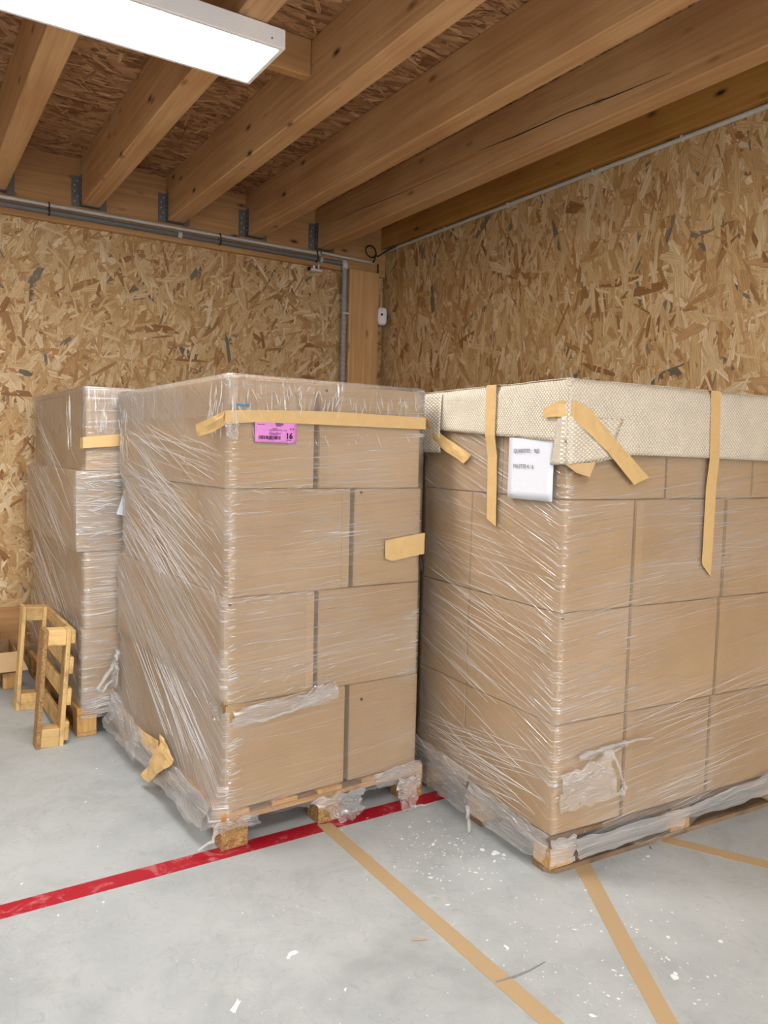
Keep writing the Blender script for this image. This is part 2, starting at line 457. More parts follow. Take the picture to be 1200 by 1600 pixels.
def flakes(name, parent, mat, n, U, V, place, ang_mu, ang_sd, Lr, Wr, seed, bias=0.0):
    """thousands of thin wood strands pressed in a board: one polygon each, own edges and height"""
    rs = np.random.RandomState(seed)
    u = rs.uniform(U[0], U[1], n); v = rs.uniform(V[0], V[1], n)
    L = rs.uniform(Lr[0], Lr[1], n) * rs.uniform(.6, 1, n); W = Wr[0] + (Wr[1] - Wr[0]) * rs.rand(n) ** 1.8
    a = np.where(rs.rand(n) < .72, rs.normal(ang_mu, ang_sd, n), rs.uniform(-1.57, 1.57, n))
    base = np.array([[-.5, -.5], [.0, -.5], [.5, -.42], [.5, .5], [.05, .5], [-.5, .45]])
    P = np.repeat(base[None], n, 0) + np.stack([rs.uniform(-.09, .09, (n, 6)), rs.uniform(-.12, .12, (n, 6))], -1)
    tp = rs.uniform(.25, 1.0, (n, 2)); P[:, [0, 5], 1] *= tp[:, :1]; P[:, [2, 3], 1] *= tp[:, 1:]
    ext = rs.uniform(-.2, .2, (n, 2)); P[:, 2, 0] += ext[:, 0]; P[:, 0, 0] += ext[:, 1]
    lx = P[:, :, 0] * L[:, None]; ly = P[:, :, 1] * W[:, None]
    ca, sa = np.cos(a)[:, None], np.sin(a)[:, None]
    X = np.clip(u[:, None] + lx * ca - ly * sa, U[0], U[1]); Y = np.clip(v[:, None] + lx * sa + ly * ca, V[0], V[1])
    h = np.sort(rs.uniform(.0004, .0035, n))[:, None] + lx * rs.normal(0, .006, n)[:, None] + ly * rs.normal(0, .015, n)[:, None]
    h = np.clip(h, .0002, .006)
    co = place(X.ravel(), Y.ravel(), h.ravel())
    tone = np.clip(rs.beta(2.4, 2.0, n) + bias, 0, 1)
    tone = np.where(rs.rand(n) < .022, rs.uniform(0, .06, n), np.clip(tone, .1, 1))
    me = bpy.data.meshes.new(name)
    me.vertices.add(n * 6); me.vertices.foreach_set('co', co.astype(np.float32).ravel())
    me.loops.add(n * 6); me.loops.foreach_set('vertex_index', np.arange(n * 6, dtype=np.int32))
    me.polygons.add(n); me.polygons.foreach_set('loop_start', np.arange(0, n * 6, 6, dtype=np.int32))
    try: me.polygons.foreach_set('loop_total', np.full(n, 6, dtype=np.int32))
    except Exception: pass
    me.update(calc_edges=True)
    at = me.attributes.new('tone', 'FLOAT', 'POINT'); at.data.foreach_set('value', np.repeat(tone, 6).astype(np.float32))
    ul = me.uv_layers.new(name='UVMap')
    off = rs.uniform(0, 40, (n, 1))
    ul.data.foreach_set('uv', np.stack([lx + off, ly + off * .7], -1).astype(np.float32).ravel())
    me.materials.append(mat)
    o = bpy.data.objects.new(name, me); COL.objects.link(o); o.parent = parent; o['kind'] = 'stuff'
    return o

flakes('wood_strands', wb, M['osb'], 20000, (-1.5, XW), (0, 3.25), lambda x, y, h: np.stack([x, YW - h, y], -1), 1.25, .70, (.10, .30), (.016, .062), 3)
flakes('wood_strands', wr, M['osb'], 18000, (0.0, YW), (0, 3.45), lambda x, y, h: np.stack([XW - h, x, y], -1), 1.5, .36, (.12, .36), (.016, .075), 5)
flakes('wood_strands', ce, M['osb_ceil'], 17000, (-1.2, XW), (1.2, YW), lambda x, y, h: np.stack([x, y, ZC - h], -1), 0.0, .30, (.09, .26), (.012, .048), 9)

# ------------------------------------------------------------------ timber of the roof
ZJ = 3.315
YJ = 6.0                        # face of the ledger the joists hang on
o = MB().box(XL, XW, YJ, YW, 3.178, ZC, .004).build('trim_1', M['ledger'])
struct(o, 'timber ledger beam along the top of the back wall', 'beam')
o = MB().box(3.745, XW, YB, YJ, 3.425, ZC, .004).build('trim_2', M['ledger_y'])
struct(o, 'dark timber ledger along the top of the right wall', 'beam')

def make_joist(x0, label, wid=.125):
    L = 9.0
    o = MB().box(0, wid, -L, 0, 0, ZC - ZJ, .006).build('ceiling_joist', M['joist'])
    o.location = (x0, YJ - .004, ZJ)
    tag(o, label, 'joist', 'timber ceiling joists')
    h = MB()
    h.box(-.058, -.0015, -.004, .0035, -.004, .205)          # flange on the ledger
    h.box(-.004, -.0012, -.062, -.004, .03, .205)            # cheek on the joist
    h.box(-.004, wid + .004, -.062, -.004, -.0045, -.0012)   # seat
    h.box(wid + .0012, wid + .004, -.062, -.004, .0, .205)
    h.box(wid + .0015, wid + .058, -.004, .0035, -.004, .205)
    v0 = len(h.v); h.v += [(-.004, -.004, .03), (-.004, -.062, .03), (-.004, -.004, -.004), (-.002, -.062, .0)]
    h.f += [(v0, v0 + 1, v0 + 3, v0 + 2)]
    hg = h.build('joist_hanger', M['zinc'], o); hg['label'] = 'galvanised steel joist hanger'
    if 'cracked' in label:
        MB().tube([(0, -3.55, .075), (0, -3.2, .093), (0, -2.9, .118), (0, -2.5, .128), (0, -2.15, .150)], [.001, .0035, .003, .004, .001], 6).build('crack', M['ink'], o)
        MB().tube([(0, -1.9, .11), (0, -1.3, .12), (0, -.7, .15), (0, -.3, .155)], [.001, .0022, .0025, .001], 6).build('crack', M['ink'], o)
    nb = MB()
    for z in (.03, .065, .10, .14, .175):
        for xx in (-.03 + (.01 if int(z * 1000) % 2 else -.008),):
            nb.tube([(xx, -.0042, z), (xx, -.0065, z)], .005, 6)
        nb.tube([(-.0042, -.034, z + .012), (-.0065, -.034, z + .012)], .0045, 6)
    nb.build('nail_heads', M['pvc_light'], hg)['kind'] = 'stuff'
    return o
for x, lab in ((-.03, 'timber ceiling joist left of the bright panel lamp, just outside the picture'),
               (.588, 'timber ceiling joist at the far left, crossing under the lamp glow'),
               (1.198, 'timber ceiling joist second from left, passing behind the bright lamp'),
               (1.815, 'wide pale timber ceiling joist holding the short cross block beside the lamp'),
               (2.46, 'timber ceiling joist second from the right wall'),
               (3.083, 'cracked knotty timber ceiling joist nearest the right wall')):
    make_joist(x, lab)
o = MB().box(1.324, 1.814, 3.6, 3.66, 3.463, ZC - .002, .004).build('blocking_piece', M['ledger'])
tag(o, 'short timber block fixed between two joists beside the lamp', 'timber block')

# corner post
o = MB().box(3.392, 3.69, 5.925, 5.998, 0, 3.19, .004).box(3.392, 3.69, 5.998, 6.03, 0, 3.17).build('corner_post', M['post'])
tag(o, 'square pale timber post in the room corner', 'post')

# ------------------------------------------------------------------ lamps
def panel_lamp(x, y, label):
    r = empty('panel_lamp', (x, y, ZJ - .003))
    tag(r, label, 'ceiling lamp', 'ceiling panel lamps')
    hx, hy, H = .6, .187, .078
    fr = MB()
    t = .022
    fr.box(-hx, hx, -hy, -hy + t, -H, 0, .003); fr.box(-hx, hx, hy - t, hy, -H, 0, .003)
    fr.box(-hx, -hx + t, -hy + t, hy - t, -H, 0, .003); fr.box(hx - t, hx, -hy + t, hy - t, -H, 0, .003)
    fr.build('frame', M['white_paint'], r)
    MB().box(-hx + t, hx - t, -hy + t, hy - t, -.012, -.002).build('back_plate', M['white_paint'], r)
    MB().box(-hx + t, hx - t, -hy + t, hy - t, -H + .004, -H + .010).build('diffuser', M['lamp'], r)
    sb = MB(); sb.tube([(hx - .06, -hy - .0015, -.05), (hx - .06, -hy + .001, -.05)], .004, 8); sb.build('screw', M['zinc'], r)
    return r
for i, (x, y) in enumerate(LAMPS):
    panel_lamp(x, y, ['bright rectangular white panel lamp under the joists at upper left',
        'white panel lamp over the camera, outside the picture', 'white panel lamp behind the camera, outside the picture',
        'white panel lamp far left by the back wall, outside the picture', 'white panel lamp left of the camera, outside the picture',
        'white panel lamp behind the camera on the left, outside the picture'][i])

# ------------------------------------------------------------------ conduits and small fittings
def pipe(name, pts, r, mat, label, cat='conduit', seg=12, group=None):
    o = MB().tube(pts, r, seg).build(name, mat, None, True); smooth_angle(o, 50)
    return tag(o, label, cat, group)
dc = pipe('electrical_conduit', [(-4.9, 5.972, 3.232), (3.34, 5.972, 3.232)], .019, M['pvc_dark'], 'dark grey conduit pipe running along the ledger of the back wall')
for x in (-.9, 2.14 - .24, 3.12):
    c_ = MB().tube([(x, 5.972, 3.232), (x + .03, 5.972, 3.232)], .0225, 12).build('coupling', M['pvc_light'], dc, True)
lc = pipe('electrical_conduit', [(-4.9, 5.978, 3.279), (3.12, 5.978, 3.279)], .0135, M['pvc_light'], 'thin light grey conduit pipe just above the dark conduit')
MB().tube([(3.08, 5.978, 3.279), (3.125, 5.978, 3.279)], .0165, 10).build('coupling', M['pvc_light'], lc, True)
pipe('electrical_conduit', [(3.14, 5.982, 3.293), (3.66, 5.982, 3.283)], .0115, M['pvc_light'], 'short light grey conduit end above the corner post')
pts = []; rad = []
for i in range(330):
    z = 3.215 - i * .010
    if z < 0: break
    pts.append((3.360, 5.962, z)); rad.append(.0225 + (.004 if i % 4 < 2 else -.002) * (1 if z < 2.98 else 0.1))
vp = MB().tube(pts, rad, 12).build('flexible_conduit', M['pvc_rib'], None, True)
tag(vp, 'ribbed grey flexible conduit running down beside the corner post', 'conduit')
MB().tube([(3.335, 5.968, 3.232), (3.36, 5.966, 3.236), (3.364, 5.962, 3.222), (3.362, 5.962, 3.19)], .027, 12).build('elbow', M['pvc_light'], vp, True)
MB().box(3.338, 3.425, 5.932, 5.944, 2.80, 2.816, .003).build('pipe_clip', M['pvc_light'], vp)
pipe('electrical_conduit', [(XW - .016, 5.985, 3.402), (XW - .016, -2, 3.402)], .0135, M['pvc_light'], 'light grey conduit pipe along the top of the right wall')
for i, y in enumerate((5.1, 4.35, 3.55, 2.9)):
    t_ = MB().box(XW - .032, XW - .001, y, y + .012, 3.386, 3.419, .002).build('saddle_clip', M['pvc_light'])
    tag(t_, ['first', 'second', 'third', 'fourth'][i] + ' small grey clip from the corner on the right wall conduit', 'clip', 'conduit clips on the right wall')
def tie(x, label):
    pts = [(x, 5.972 + .024 * math.cos(a), 3.252 + .046 * math.sin(a)) for a in [k * 2 * math.pi / 14 for k in range(15)]]
    o = MB().tube(pts, .0042, 6, False).build('cable_tie', M['black'], None, True)
    MB().box(x - .006, x + .006, 5.940, 5.950, 3.22, 3.235, .002).build('tie_head', M['black'], o)
    tag(o, label, 'cable tie', 'black cable ties on the conduits')
tie(.985, 'black cable tie round both conduits left of the hangers'); tie(2.235, 'black cable tie round both conduits below the middle hanger'); tie(3.09, 'black cable tie round both conduits above the white clamp')
cl = empty('conduit_clamp', (3.09, 5.99, 3.13)); tag(cl, 'small white plastic clamp hanging below the conduits near the post', 'clamp')
MB().box(-.055, .055, -.03, .04, .0, .018, .004).build('clamp_base', M['white'], cl)
MB().tube([(-.02, -.01, .018), (-.02, -.01, .045)], .012, 8).build('clamp_post', M['white'], cl); MB().tube([(.025, -.01, .018), (.025, -.01, .06)], .007, 8).build('clamp_post', M['white'], cl)
MB().box(-.075, -.055, -.02, .0, .0, .03, .003).build('clamp_screw', M['black'], cl)
pts = [(3.60 + .052 * math.cos(a), 5.93 + .01 * math.sin(a), 3.365 + .052 * math.sin(a)) for a in np.linspace(-.4, 6.1, 28)]
pts = [(3.64, 5.96, 3.28), (3.655, 5.95, 3.31)] + pts + [(3.665, 5.93, 3.33), (3.70, 5.88, 3.36), (3.742, 5.75, 3.395)]
o = MB().tube(pts, .0065, 8).build('cable_loop', M['black'], None, True); tag(o, 'loop of black cable hanging in the corner above the post', 'cable')
o = MB().tube([(3.705, 5.975, 3.28), (3.708, 5.975, 2.9), (3.706, 5.975, 0.0)], .006, 8).build('cable', M['black'], None, True)
tag(o, 'black cable running down the right edge of the corner post', 'cable')

# motion detector
dr = empty('motion_detector', (3.715, 5.905, 2.815), math.radians(-28)); tag(dr, 'white rounded motion detector on the right edge of the corner post', 'detector')
bm = bmesh.new(); bmesh.ops.create_uvsphere(bm, u_segments=24, v_segments=16, radius=1)
for v in bm.verts:
    x, y, z = v.co
    e = .55
    sg = lambda t: math.copysign(abs(t) ** e, t)
    v.co = (.043 * sg(x), .03 * sg(y), .078 * sg(z))
me = bpy.data.meshes.new('shell'); bm.to_mesh(me); bm.free(); me.materials.append(M['white'])
me.polygons.foreach_set('use_smooth', [True] * len(me.polygons))
so = bpy.data.objects.new('shell', me); COL.objects.link(so); so.parent = dr
MB().tube([(-.004, -.0285, .012), (-.004, -.0325, .012)], .011, 14).build('lens', M['black'], dr)
MB().tube([(-.004, -.0285, .048), (-.004, -.0322, .048)], .009, 14).build('sensor_ring', M['pvc_light'], dr)
MB().box(-.035, .035, .024, .05, -.06, .06, .004).build('mount', M['white'], dr)

# ------------------------------------------------------------------ loads: frames
class Frame:
    def __init__(s, O, deg):
        s.O = O; s.a = math.radians(deg); s.c = math.cos(s.a); s.s = math.sin(s.a)
    def w(s, x, y, z=0.0):
        return (s.O[0] + x * s.c - y * s.s, s.O[1] + x * s.s + y * s.c, z)
FC = Frame((1.112, 2.86), 1.5)      # centre load
FR = Frame((2.117, 2.060), -3.3)    # right load
FL = Frame((.852, 4.41), 1.5)       # left load
FB = Frame((2.20, 3.17), -1.0)      # load behind the right one

def carton_mesh(w_, d_, h_, bulge=.004):
    g = [-1, -.985, -.6, 0, .6, .985, 1]
    idx = {}; V = []; F = []
    def vid(a, b, c):
        k = (a, b, c)
        if k not in idx:
            n = sum(abs(t) == 1 for t in k)
            p = [a, b, c]; s = [w_ / 2, d_ / 2, h_ / 2]; q = [p[i] * s[i] for i in range(3)]
            if n >= 2:
                for i in range(3):
                    if abs(p[i]) == 1: q[i] -= math.copysign(.0022, p[i])
            elif n == 1:
                i = [j for j in range(3) if abs(p[j]) == 1][0]
                o_ = [j for j in range(3) if j != i]
                if i != 2: q[i] += math.copysign(bulge * (1 - p[o_[0]] ** 2) * (1 - p[o_[1]] ** 2), p[i])
            idx[k] = len(V); V.append((q[0], q[1], q[2] + h_ / 2))
        return idx[k]
    for ax in range(3):
        o1, o2 = [j for j in range(3) if j != ax]
        for sgn in (-1, 1):
            for i in range(6):
                for j in range(6):
                    q = []
                    for (p, r) in ((i, j), (i + 1, j), (i + 1, j + 1), (i, j + 1)):
                        k = [0, 0, 0]; k[ax] = sgn; k[o1] = g[p]; k[o2] = g[r]; q.append(vid(*k))
                    flip = (sgn < 0) ^ (ax == 1)
                    F.append(tuple(reversed(q)) if flip else tuple(q))
    return V, F

def carton(fr, x0, x1, y0, y1, z0, z1, label, glue=None, dots=(), group=None, flaps=True, jit=.12):
    g = .003
    w_, d_, h_ = x1 - x0 - 2 * g, y1 - y0 - 2 * g, z1 - z0 - .003
    V, F = carton_mesh(w_, d_, h_)
    o = mesh('cardboard_box', V, F, M['card'], None, True); smooth_angle(o, 40)
    o.location = fr.w((x0 + x1) / 2, (y0 + y1) / 2, z0)
    o.rotation_euler = (0, 0, fr.a + math.radians(random.uniform(-jit, jit)))
    tag(o, label, 'box', group)
    if glue:
        for (f, side) in glue:      # overlapping joint flap at a vertical edge of a visible face
            if f == 'front':
                xa = -w_ / 2 + .002 if side < 0 else w_ / 2 - .04
                MB().box(xa, xa + .038, -d_ / 2 - .003, -d_ / 2 + .002, .006, h_ - .006).build('glue_flap', M['card'], o)
            else:
                ya = -d_ / 2 + .002 if side < 0 else d_ / 2 - .04
                MB().box(-w_ / 2 - .003, -w_ / 2 + .002, ya, ya + .038, .006, h_ - .006).build('glue_flap', M['card'], o)
    for (f, u, z) in dots:
        if f == 'front':
            MB().tube([(-w_ / 2 + u, -d_ / 2 + .001, z), (-w_ / 2 + u, -d_ / 2 - .0048, z)], .0065, 8).build('ink_dot', M['ink'], o)
    return o

ZP = .155; ZL = [.155, .590, 1.022, 1.452, 1.885]
LN = ['bottom', 'third', 'second', 'top']
# centre load: odd/even layers
def centre():
    grp = 'boxes of the centre load'
    D = 1.47
    for k in range(4):
        z0, z1 = ZL[k], ZL[k + 1]
        sh = (.0, -.010, .004, .0)[k]; D = (1.49, 1.515, 1.43, 1.50)[k]
        tail = '%s layer of the centre load' % LN[k]
        if k in (3, 1):
            xs = .382 if k == 3 else .396
            for j, (nm) in enumerate(('front corner', 'middle of left side', 'rear of left side')):
                carton(FC, sh, xs, j * D / 3, (j + 1) * D / 3, z0, z1, 'narrow brown box, ' + nm + ', ' + tail, group=grp, glue=[('front', 1)] if j == 0 and k == 1 else None, dots=[('front', .02, .405)] if (j == 0 and k == 1) else ())
            carton(FC, xs + .016, .925 + (.015 if k == 1 else 0), 0, .38, z0, z1, 'wide brown box, front right, ' + tail, group=grp, glue=[('front', -1)] if k == 3 else None, dots=[('front', .03, .405)] if k == 3 else ())
        else:
            xs = .562 if k == 2 else .558
            for j, nm in enumerate(('front corner', 'second from front of left side', 'third from front of left side', 'rear of left side')):
                carton(FC, sh, xs, j * D / 4, (j + 1) * D / 4, z0, z1, 'brown box, ' + nm + ', ' + tail, group=grp, glue=[('front', 1)] if j == 0 and k == 2 else None)
            carton(FC, xs + .018, .940 + (.01 if k == 0 else 0), 0, .49, z0, z1, 'narrower brown box, front right, ' + tail, group=grp,
                   dots=[('front', .03, .41)] if k == 2 else [('front', .06, .36)])
centre()
def right():
    grp = 'boxes of the right load'
    for k in range(4):
        z0, z1 = ZL[k] - .003, ZL[k + 1] - .004
        tail = '%s layer of the right load' % LN[k]
        if k < 3:
            s1, s2 = .370, (.885, .905, .915)[k]
            carton(FR, 0, s1, 0, .588, z0, z1, 'brown box at the near corner, ' + tail, group=grp, dots=[('front', .012, .415)] if k == 1 else ())
            carton(FR, 0, .54, .588, .968, z0, z1, 'brown box at far end of left side, ' + tail, group=grp)
            carton(FR, s1 + .004, s2, 0, .38, z0, z1, 'brown box in middle of right side, ' + tail, group=grp, glue=[('front', -1)])
            carton(FR, s2 + .005, 1.46, 0, .38, z0, z1, 'brown box at the right picture edge, ' + tail, group=grp, glue=[('front', -1)])
        else:
            carton(FR, 0, .538, 0, .384, z0, z1, 'brown box at the near corner, ' + tail, group=grp)
            carton(FR, 0, .37, .384, .968, z0, z1, 'brown box at far end of left side, ' + tail, group=grp)
            carton(FR, .542, 1.084, 0, .384, z0, z1, 'brown box in middle of right side, ' + tail, group=grp)
            carton(FR, 1.088, 1.46, 0, .584, z0, z1, 'brown box at the right picture edge, ' + tail, group=grp)
right()
LSH = [.024, .040, .002, .052]
def left():
    grp = 'boxes of the left load'
    zl = [.165, .60, 1.028, 1.472, 1.918]
    for k in range(4):
        tail = '%s layer of the left load' % LN[k]
        if k in (3, 1):
            for j, nm in enumerate(('front', 'middle of left side', 'rear of left side')):
                carton(FL, LSH[k], LSH[k] + (.9 if j == 0 else .5) * (.55 if j == 0 else .8), j * .48, (j + 1) * .48, zl[k], zl[k + 1], 'brown box, ' + nm + ', ' + tail, group=grp)
        else:
            for j, nm in enumerate(('front', 'second from front of left side', 'third from front of left side', 'rear of left side')):
                carton(FL, LSH[k], LSH[k] + .55, j * .36, (j + 1) * .36, zl[k], zl[k + 1], 'brown box, ' + nm + ', ' + tail, group=grp)
left()
def behind():
    zl = [.155, .57, 1.0, 1.43, 1.86]
    for k in range(4):
        carton(FB, 0, .55, 0, .38, zl[k], zl[k + 1], 'brown box in the dark gap, %s layer behind the right load' % LN[k], group='boxes behind the right load')
behind()

# ------------------------------------------------------------------ pallets
def pallet(name, fr, x0, y0, W_, D_, along, label, woods, blk, skids, top=ZP, bw=.10, bl=.10):
    """block pallet; deck boards run along 'along'; every board and block a part"""
    r = empty(name, fr.w(x0, y0, 0), fr.a); tag(r, label, 'pallet', 'pallets under the wrapped loads')
    sk = .022 if skids else 0.0
    zb = sk; zs = top - .044; zd = top - .022
    c = .003
    xs = [0, (W_ - bw) / 2, W_ - bw]; ys = [0, (D_ - bl) / 2, D_ - bl]
    for i in xs:
        for j in ys:
            MB().box(i, i + bw, j, j + bl, zb + .0005, zs, c).build('block', blk, r)
    if along == 'Y':
        for j in ys: MB().box(0, W_, j, j + bl, zs + .0005, zd, c).build('stringer_board', woods['X'], r)
        n = 5
        for i in range(n):
            xx = i * (W_ - .12) / (n - 1)
            MB().box(xx, xx + .12, 0, D_, zd + .0005, top - .001, c).build('deck_board', woods['Y'], r)
        if skids:
            for i in xs: MB().box(i, i + bw, 0, D_, 0.0005, sk, c).build('bottom_board', woods['Y'], r)
    else:
        for i in xs: MB().box(i, i + bw, 0, D_, zs + .0005, zd, c).build('stringer_board', woods['Y'], r)
        n = 5
        for i in range(n):
            yy = i * (D_ - .12) / (n - 1)
            MB().box(0, W_, yy, yy + .12, zd + .0005, top - .001, c).build('deck_board', woods['X'], r)
        if skids:
            for j in ys:
                ch = .035
                MB().prism([(ch, j), (W_, j), (W_, j + bl), (0, j + bl), (0, j + ch)] if j == 0 else [(0, j), (W_, j), (W_, j + bl), (0, j + bl)], 0.0005, sk).build('bottom_board', woods['X'], r)
    return r
PAL = {a: M['pal' + a] for a in 'XYZ'}; OLD = {a: M['old' + a] for a in 'XYZ'}; YEL = {a: M['yel' + a] for a in 'XYZ'}
pallet('wooden_pallet', FC, -.018, -.012, 1.0, 1.48, 'Y', 'wooden pallet on chipboard feet under the centre load', PAL, M['chip'], False, bw=.115, bl=.10)
pallet('wooden_pallet', FR, -.005, -.008, 1.46, .98, 'X', 'weathered wooden pallet with bottom boards under the right load', OLD, M['palZ'], True, top=.152, bw=.12, bl=.10)
pallet('wooden_pallet', FL, .0, -.006, .98, 1.45, 'Y', 'pale wooden pallet under the left load', PAL, M['palZ'], True, top=.164, bw=.105)
pallet('wooden_pallet', FB, .0, 0.0, 1.2, .8, 'X', 'wooden pallet hidden in the gap behind the right load', PAL, M['palZ'], True)

# ------------------------------------------------------------------ stretch film
def nz(x, y, z=0.0):
    return mnoise.noise(Vector((x, y, z)))

def film(name, fr, rects, W_, D_, z0f, z1, mat, label, k_left, k_front, off=.008, step=.022, flare=None, hole=None, top_in=.09, rag=.02, fill_top=False, tag_it=True, parent=None, vertical=False, sides='LFRB', mat_left=None, back=None):
    """wrap around a stack; rects: [(z, dx)] shift of the left face with height. UV runs with the drawn wrinkles."""
    cor = .012
    path = []   # (face, s along face, x, y, nx, ny)
    def seg(face, p0, p1, n, st):
        L = math.hypot(p1[0] - p0[0], p1[1] - p0[1]); m_ = max(2, int(L / st))
        for i in range(m_ + 1):
            t = i / m_
            path.append((face, t * L, p0[0] + (p1[0] - p0[0]) * t, p0[1] + (p1[1] - p0[1]) * t, n[0], n[1]))
    seg('L', (0, D_ - cor), (0, cor), (-1, 0), step)
    seg('F', (cor, 0), (W_ - cor, 0), (0, -1), step)
    seg('R', (W_, cor), (W_, D_ - cor), (1, 0), step * 3)
    seg('B', (W_ - cor, D_), (cor, D_), (0, 1), step * 3)
    path.append(path[0])
    S = [0.0]
    for a, b in zip(path, path[1:]):
        S.append(S[-1] + math.hypot(b[2] - a[2], b[3] - a[3]))
    sh = []
    acc = 0.0
    for i, p in enumerate(path):
        if i:
            ds = S[i] - S[i - 1]
            acc += ds * (k_left if p[0] == 'L' else k_front if p[0] == 'F' else 0.0)
        sh.append(acc)
    def dyb(z):
        if not back: return 0.0
        for (za, da), (zb, db) in zip(back, back[1:]):
            if z <= zb: return da + (db - da) * max(0, min(1, (z - za) / (zb - za)))
        return back[-1][1]
    def dx(z):
        zs = [r[0] for r in rects]
        for (za, da), (zb, db) in zip(rects, rects[1:]):
            if z <= zb: 
                t = max(0, min(1, (z - za) / (zb - za))); return da + (db - da) * t
        return rects[-1][1]
    V = []; UV = []; rows = 0
    nrow = int((z1 - .1) / step) + 1
    zt = [i / nrow for i in range(nrow + 1)]
    for t in zt:
        for i, (f, s, x, y, nx, ny) in enumerate(path):
            h0 = z0f(f, s)
            h0 += rag * nz(S[i] * 14, 3.1) + rag * .6 * nz(S[i] * 45, 8.7)
            z = h0 + (z1 - h0) * t
            o_ = off + .004 * nz(S[i] * 5, z * 5, 2) + .0025 * nz(S[i] * 3 , (z + sh[i]) * 40, 6)
            if flare: o_ += flare(f, s, z)
            o_ = max(o_, .0045)
            xx = x + (dx(z) if f in 'LFB' and x < W_ / 2 else 0) * (1 if f == 'L' else max(0, 1 - x / (W_ / 2)))
            p = fr.w(xx + nx * o_, y + ny * o_ + dyb(z) * y / D_, z)
            V.append(p)
            UV.append((z, S[i]) if False else ((S[i], z) if vertical else (S[i], z + sh[i])))
    n = len(path)
    # fold over the top
    for ins, dz in ((.004, .006), (top_in, .008)):
        for i, (f, s, x, y, nx, ny) in enumerate(path):
            xx = x + (dx(z1) if x < W_ / 2 else 0) * max(0, 1 - x / (W_ / 2))
            p = fr.w(xx + nx * (.004 if ins < .01 else -ins), y + ny * (.004 if ins < .01 else -ins), z1 + dz + .002 * nz(S[i] * 8, ins))
            V.append(p); UV.append((S[i], z1 + sh[i] + ins))
    R_ = len(zt) + 2
    F = []; FF = []
    for r in range(R_ - 1):
        for i in range(n - 1):
            if hole and r < len(zt) - 1:
                f, s = path[i][0], path[i][1]
                if hole(f, s, V[r * n + i][2]): continue
            if path[i][0] not in sides: continue
            F.append((r * n + i, r * n + i + 1, (r + 1) * n + i + 1, (r + 1) * n + i)); FF.append(path[i][0])
    if fill_top:
        F.append(tuple((R_ - 1) * n + i for i in range(n - 1)))
    o = mesh(name, V, F, mat, parent, True, UV)
    if mat_left:
        o.data.materials.append(mat_left)
        for p, fc in zip(o.data.polygons, FF): p.material_index = 1 if fc == 'L' else 0
    if tag_it: tag(o, label, 'film')
    return o

def creases(parent, fr, lines, mat, extra=0.0):
    """drawn film ropes and white glint strands standing proud of the wrap; lines in face coordinates"""
    mb = MB()
    for (f, s0, z0, s1, z1, r) in lines:
        pts = []; n = 7
        for i in range(n):
            t = i / (n - 1); s = s0 + (s1 - s0) * t; z = z0 + (z1 - z0) * t + .006 * nz(s * 6, z0 * 9)
            d = .0125 + extra + .0015 * nz(s * 9, z * 3)
            pts.append(fr.w(-d, s, z) if f == 'L' else fr.w(s, -d, z))
        rr = [r * .85 * (.35 + .65 * math.sin(math.pi * (i + .6) / (n + .2))) for i in range(n)]
        mb.tube(pts, rr, 5, False)
    o = mb.build('film_crease_glint', mat, parent, True); o['kind'] = 'stuff'
    return o

def fan(f, n, sa, za, zb, dz0, dz1, smax, r=(.0006, .0016), seed=1, smin=0.0):
    rs = random.Random(seed); out = []
    for _ in range(n):
        a = rs.random(); s0 = rs.uniform(smin, smin + (smax - smin) * .5); s1 = rs.uniform(s0 + .25 * (smax - smin), smax)
        zc = za + (zb - za) * rs.random(); sl = dz0 + (dz1 - dz0) * rs.random()
        out.append((f, s0, zc + sl * (s0 - smax / 2), s1, zc + sl * (s1 - smax / 2), rs.uniform(*r)))
    return [l for l in out if min(l[2], l[4]) > .14 and max(l[2], l[4]) < sa]

# centre
def c_hem(f, s):
    if f == 'L':
        t = 1 - s / 1.45           # 1 at the front corner... path runs back to front
        return .080 + .022 * math.sin(s * 9) + (.02 if s < .3 else 0)
    if f == 'F': return .104 + .012 * math.sin(s * 7 + 1)
    return .11
def c_flare(f, s, z):
    if f == 'L' and z < .34:
        t = (.34 - z) / .25
        return .070 * t ** 1.5 * (.8 + .2 * math.sin(s * 5.2 + .6))
    if f == 'F' and z < .2: return .012 * (.2 - z) / .1
    return 0
def c_hole(f, s, z):
    if f == 'F' and s < .045 and .525 < z < .585: return True
    if f == 'L' and s > 1.43 and .535 < z < .585: return True
    return False
cf = film('stretch_film', FC, [(0, 0), (.58, 0), (.60, -.010), (1.015, -.010), (1.03, .002), (2, .0)], .945, 1.475, c_hem, 1.888, M['film'],
          'clear stretch film wrapped round the centre load', +.50, -.07, flare=c_flare, hole=c_hole, mat_left=M['film_left'], back=[(0, .02), (.58, .02), (.62, .045), (.99, .045), (1.05, -.04), (1.42, -.04), (1.48, .03), (2, .03)])
def glint_ticks(f, n, s0, s1, z0, z1, ds, dz, r, seed):
    """short film wrinkles in milky white, standing in for glints: start anywhere in the patch, run by about (ds, dz)"""
    rs = random.Random(seed); out = []
    for _ in range(n):
        s = rs.uniform(s0, s1); z = rs.uniform(z0, z1); k = rs.uniform(.4, 1.2)
        out.append((f, s, z, s + ds * k + rs.gauss(0, abs(dz) * .18), z + dz * k + rs.gauss(0, abs(ds) * .12), rs.uniform(*r)))
    return out
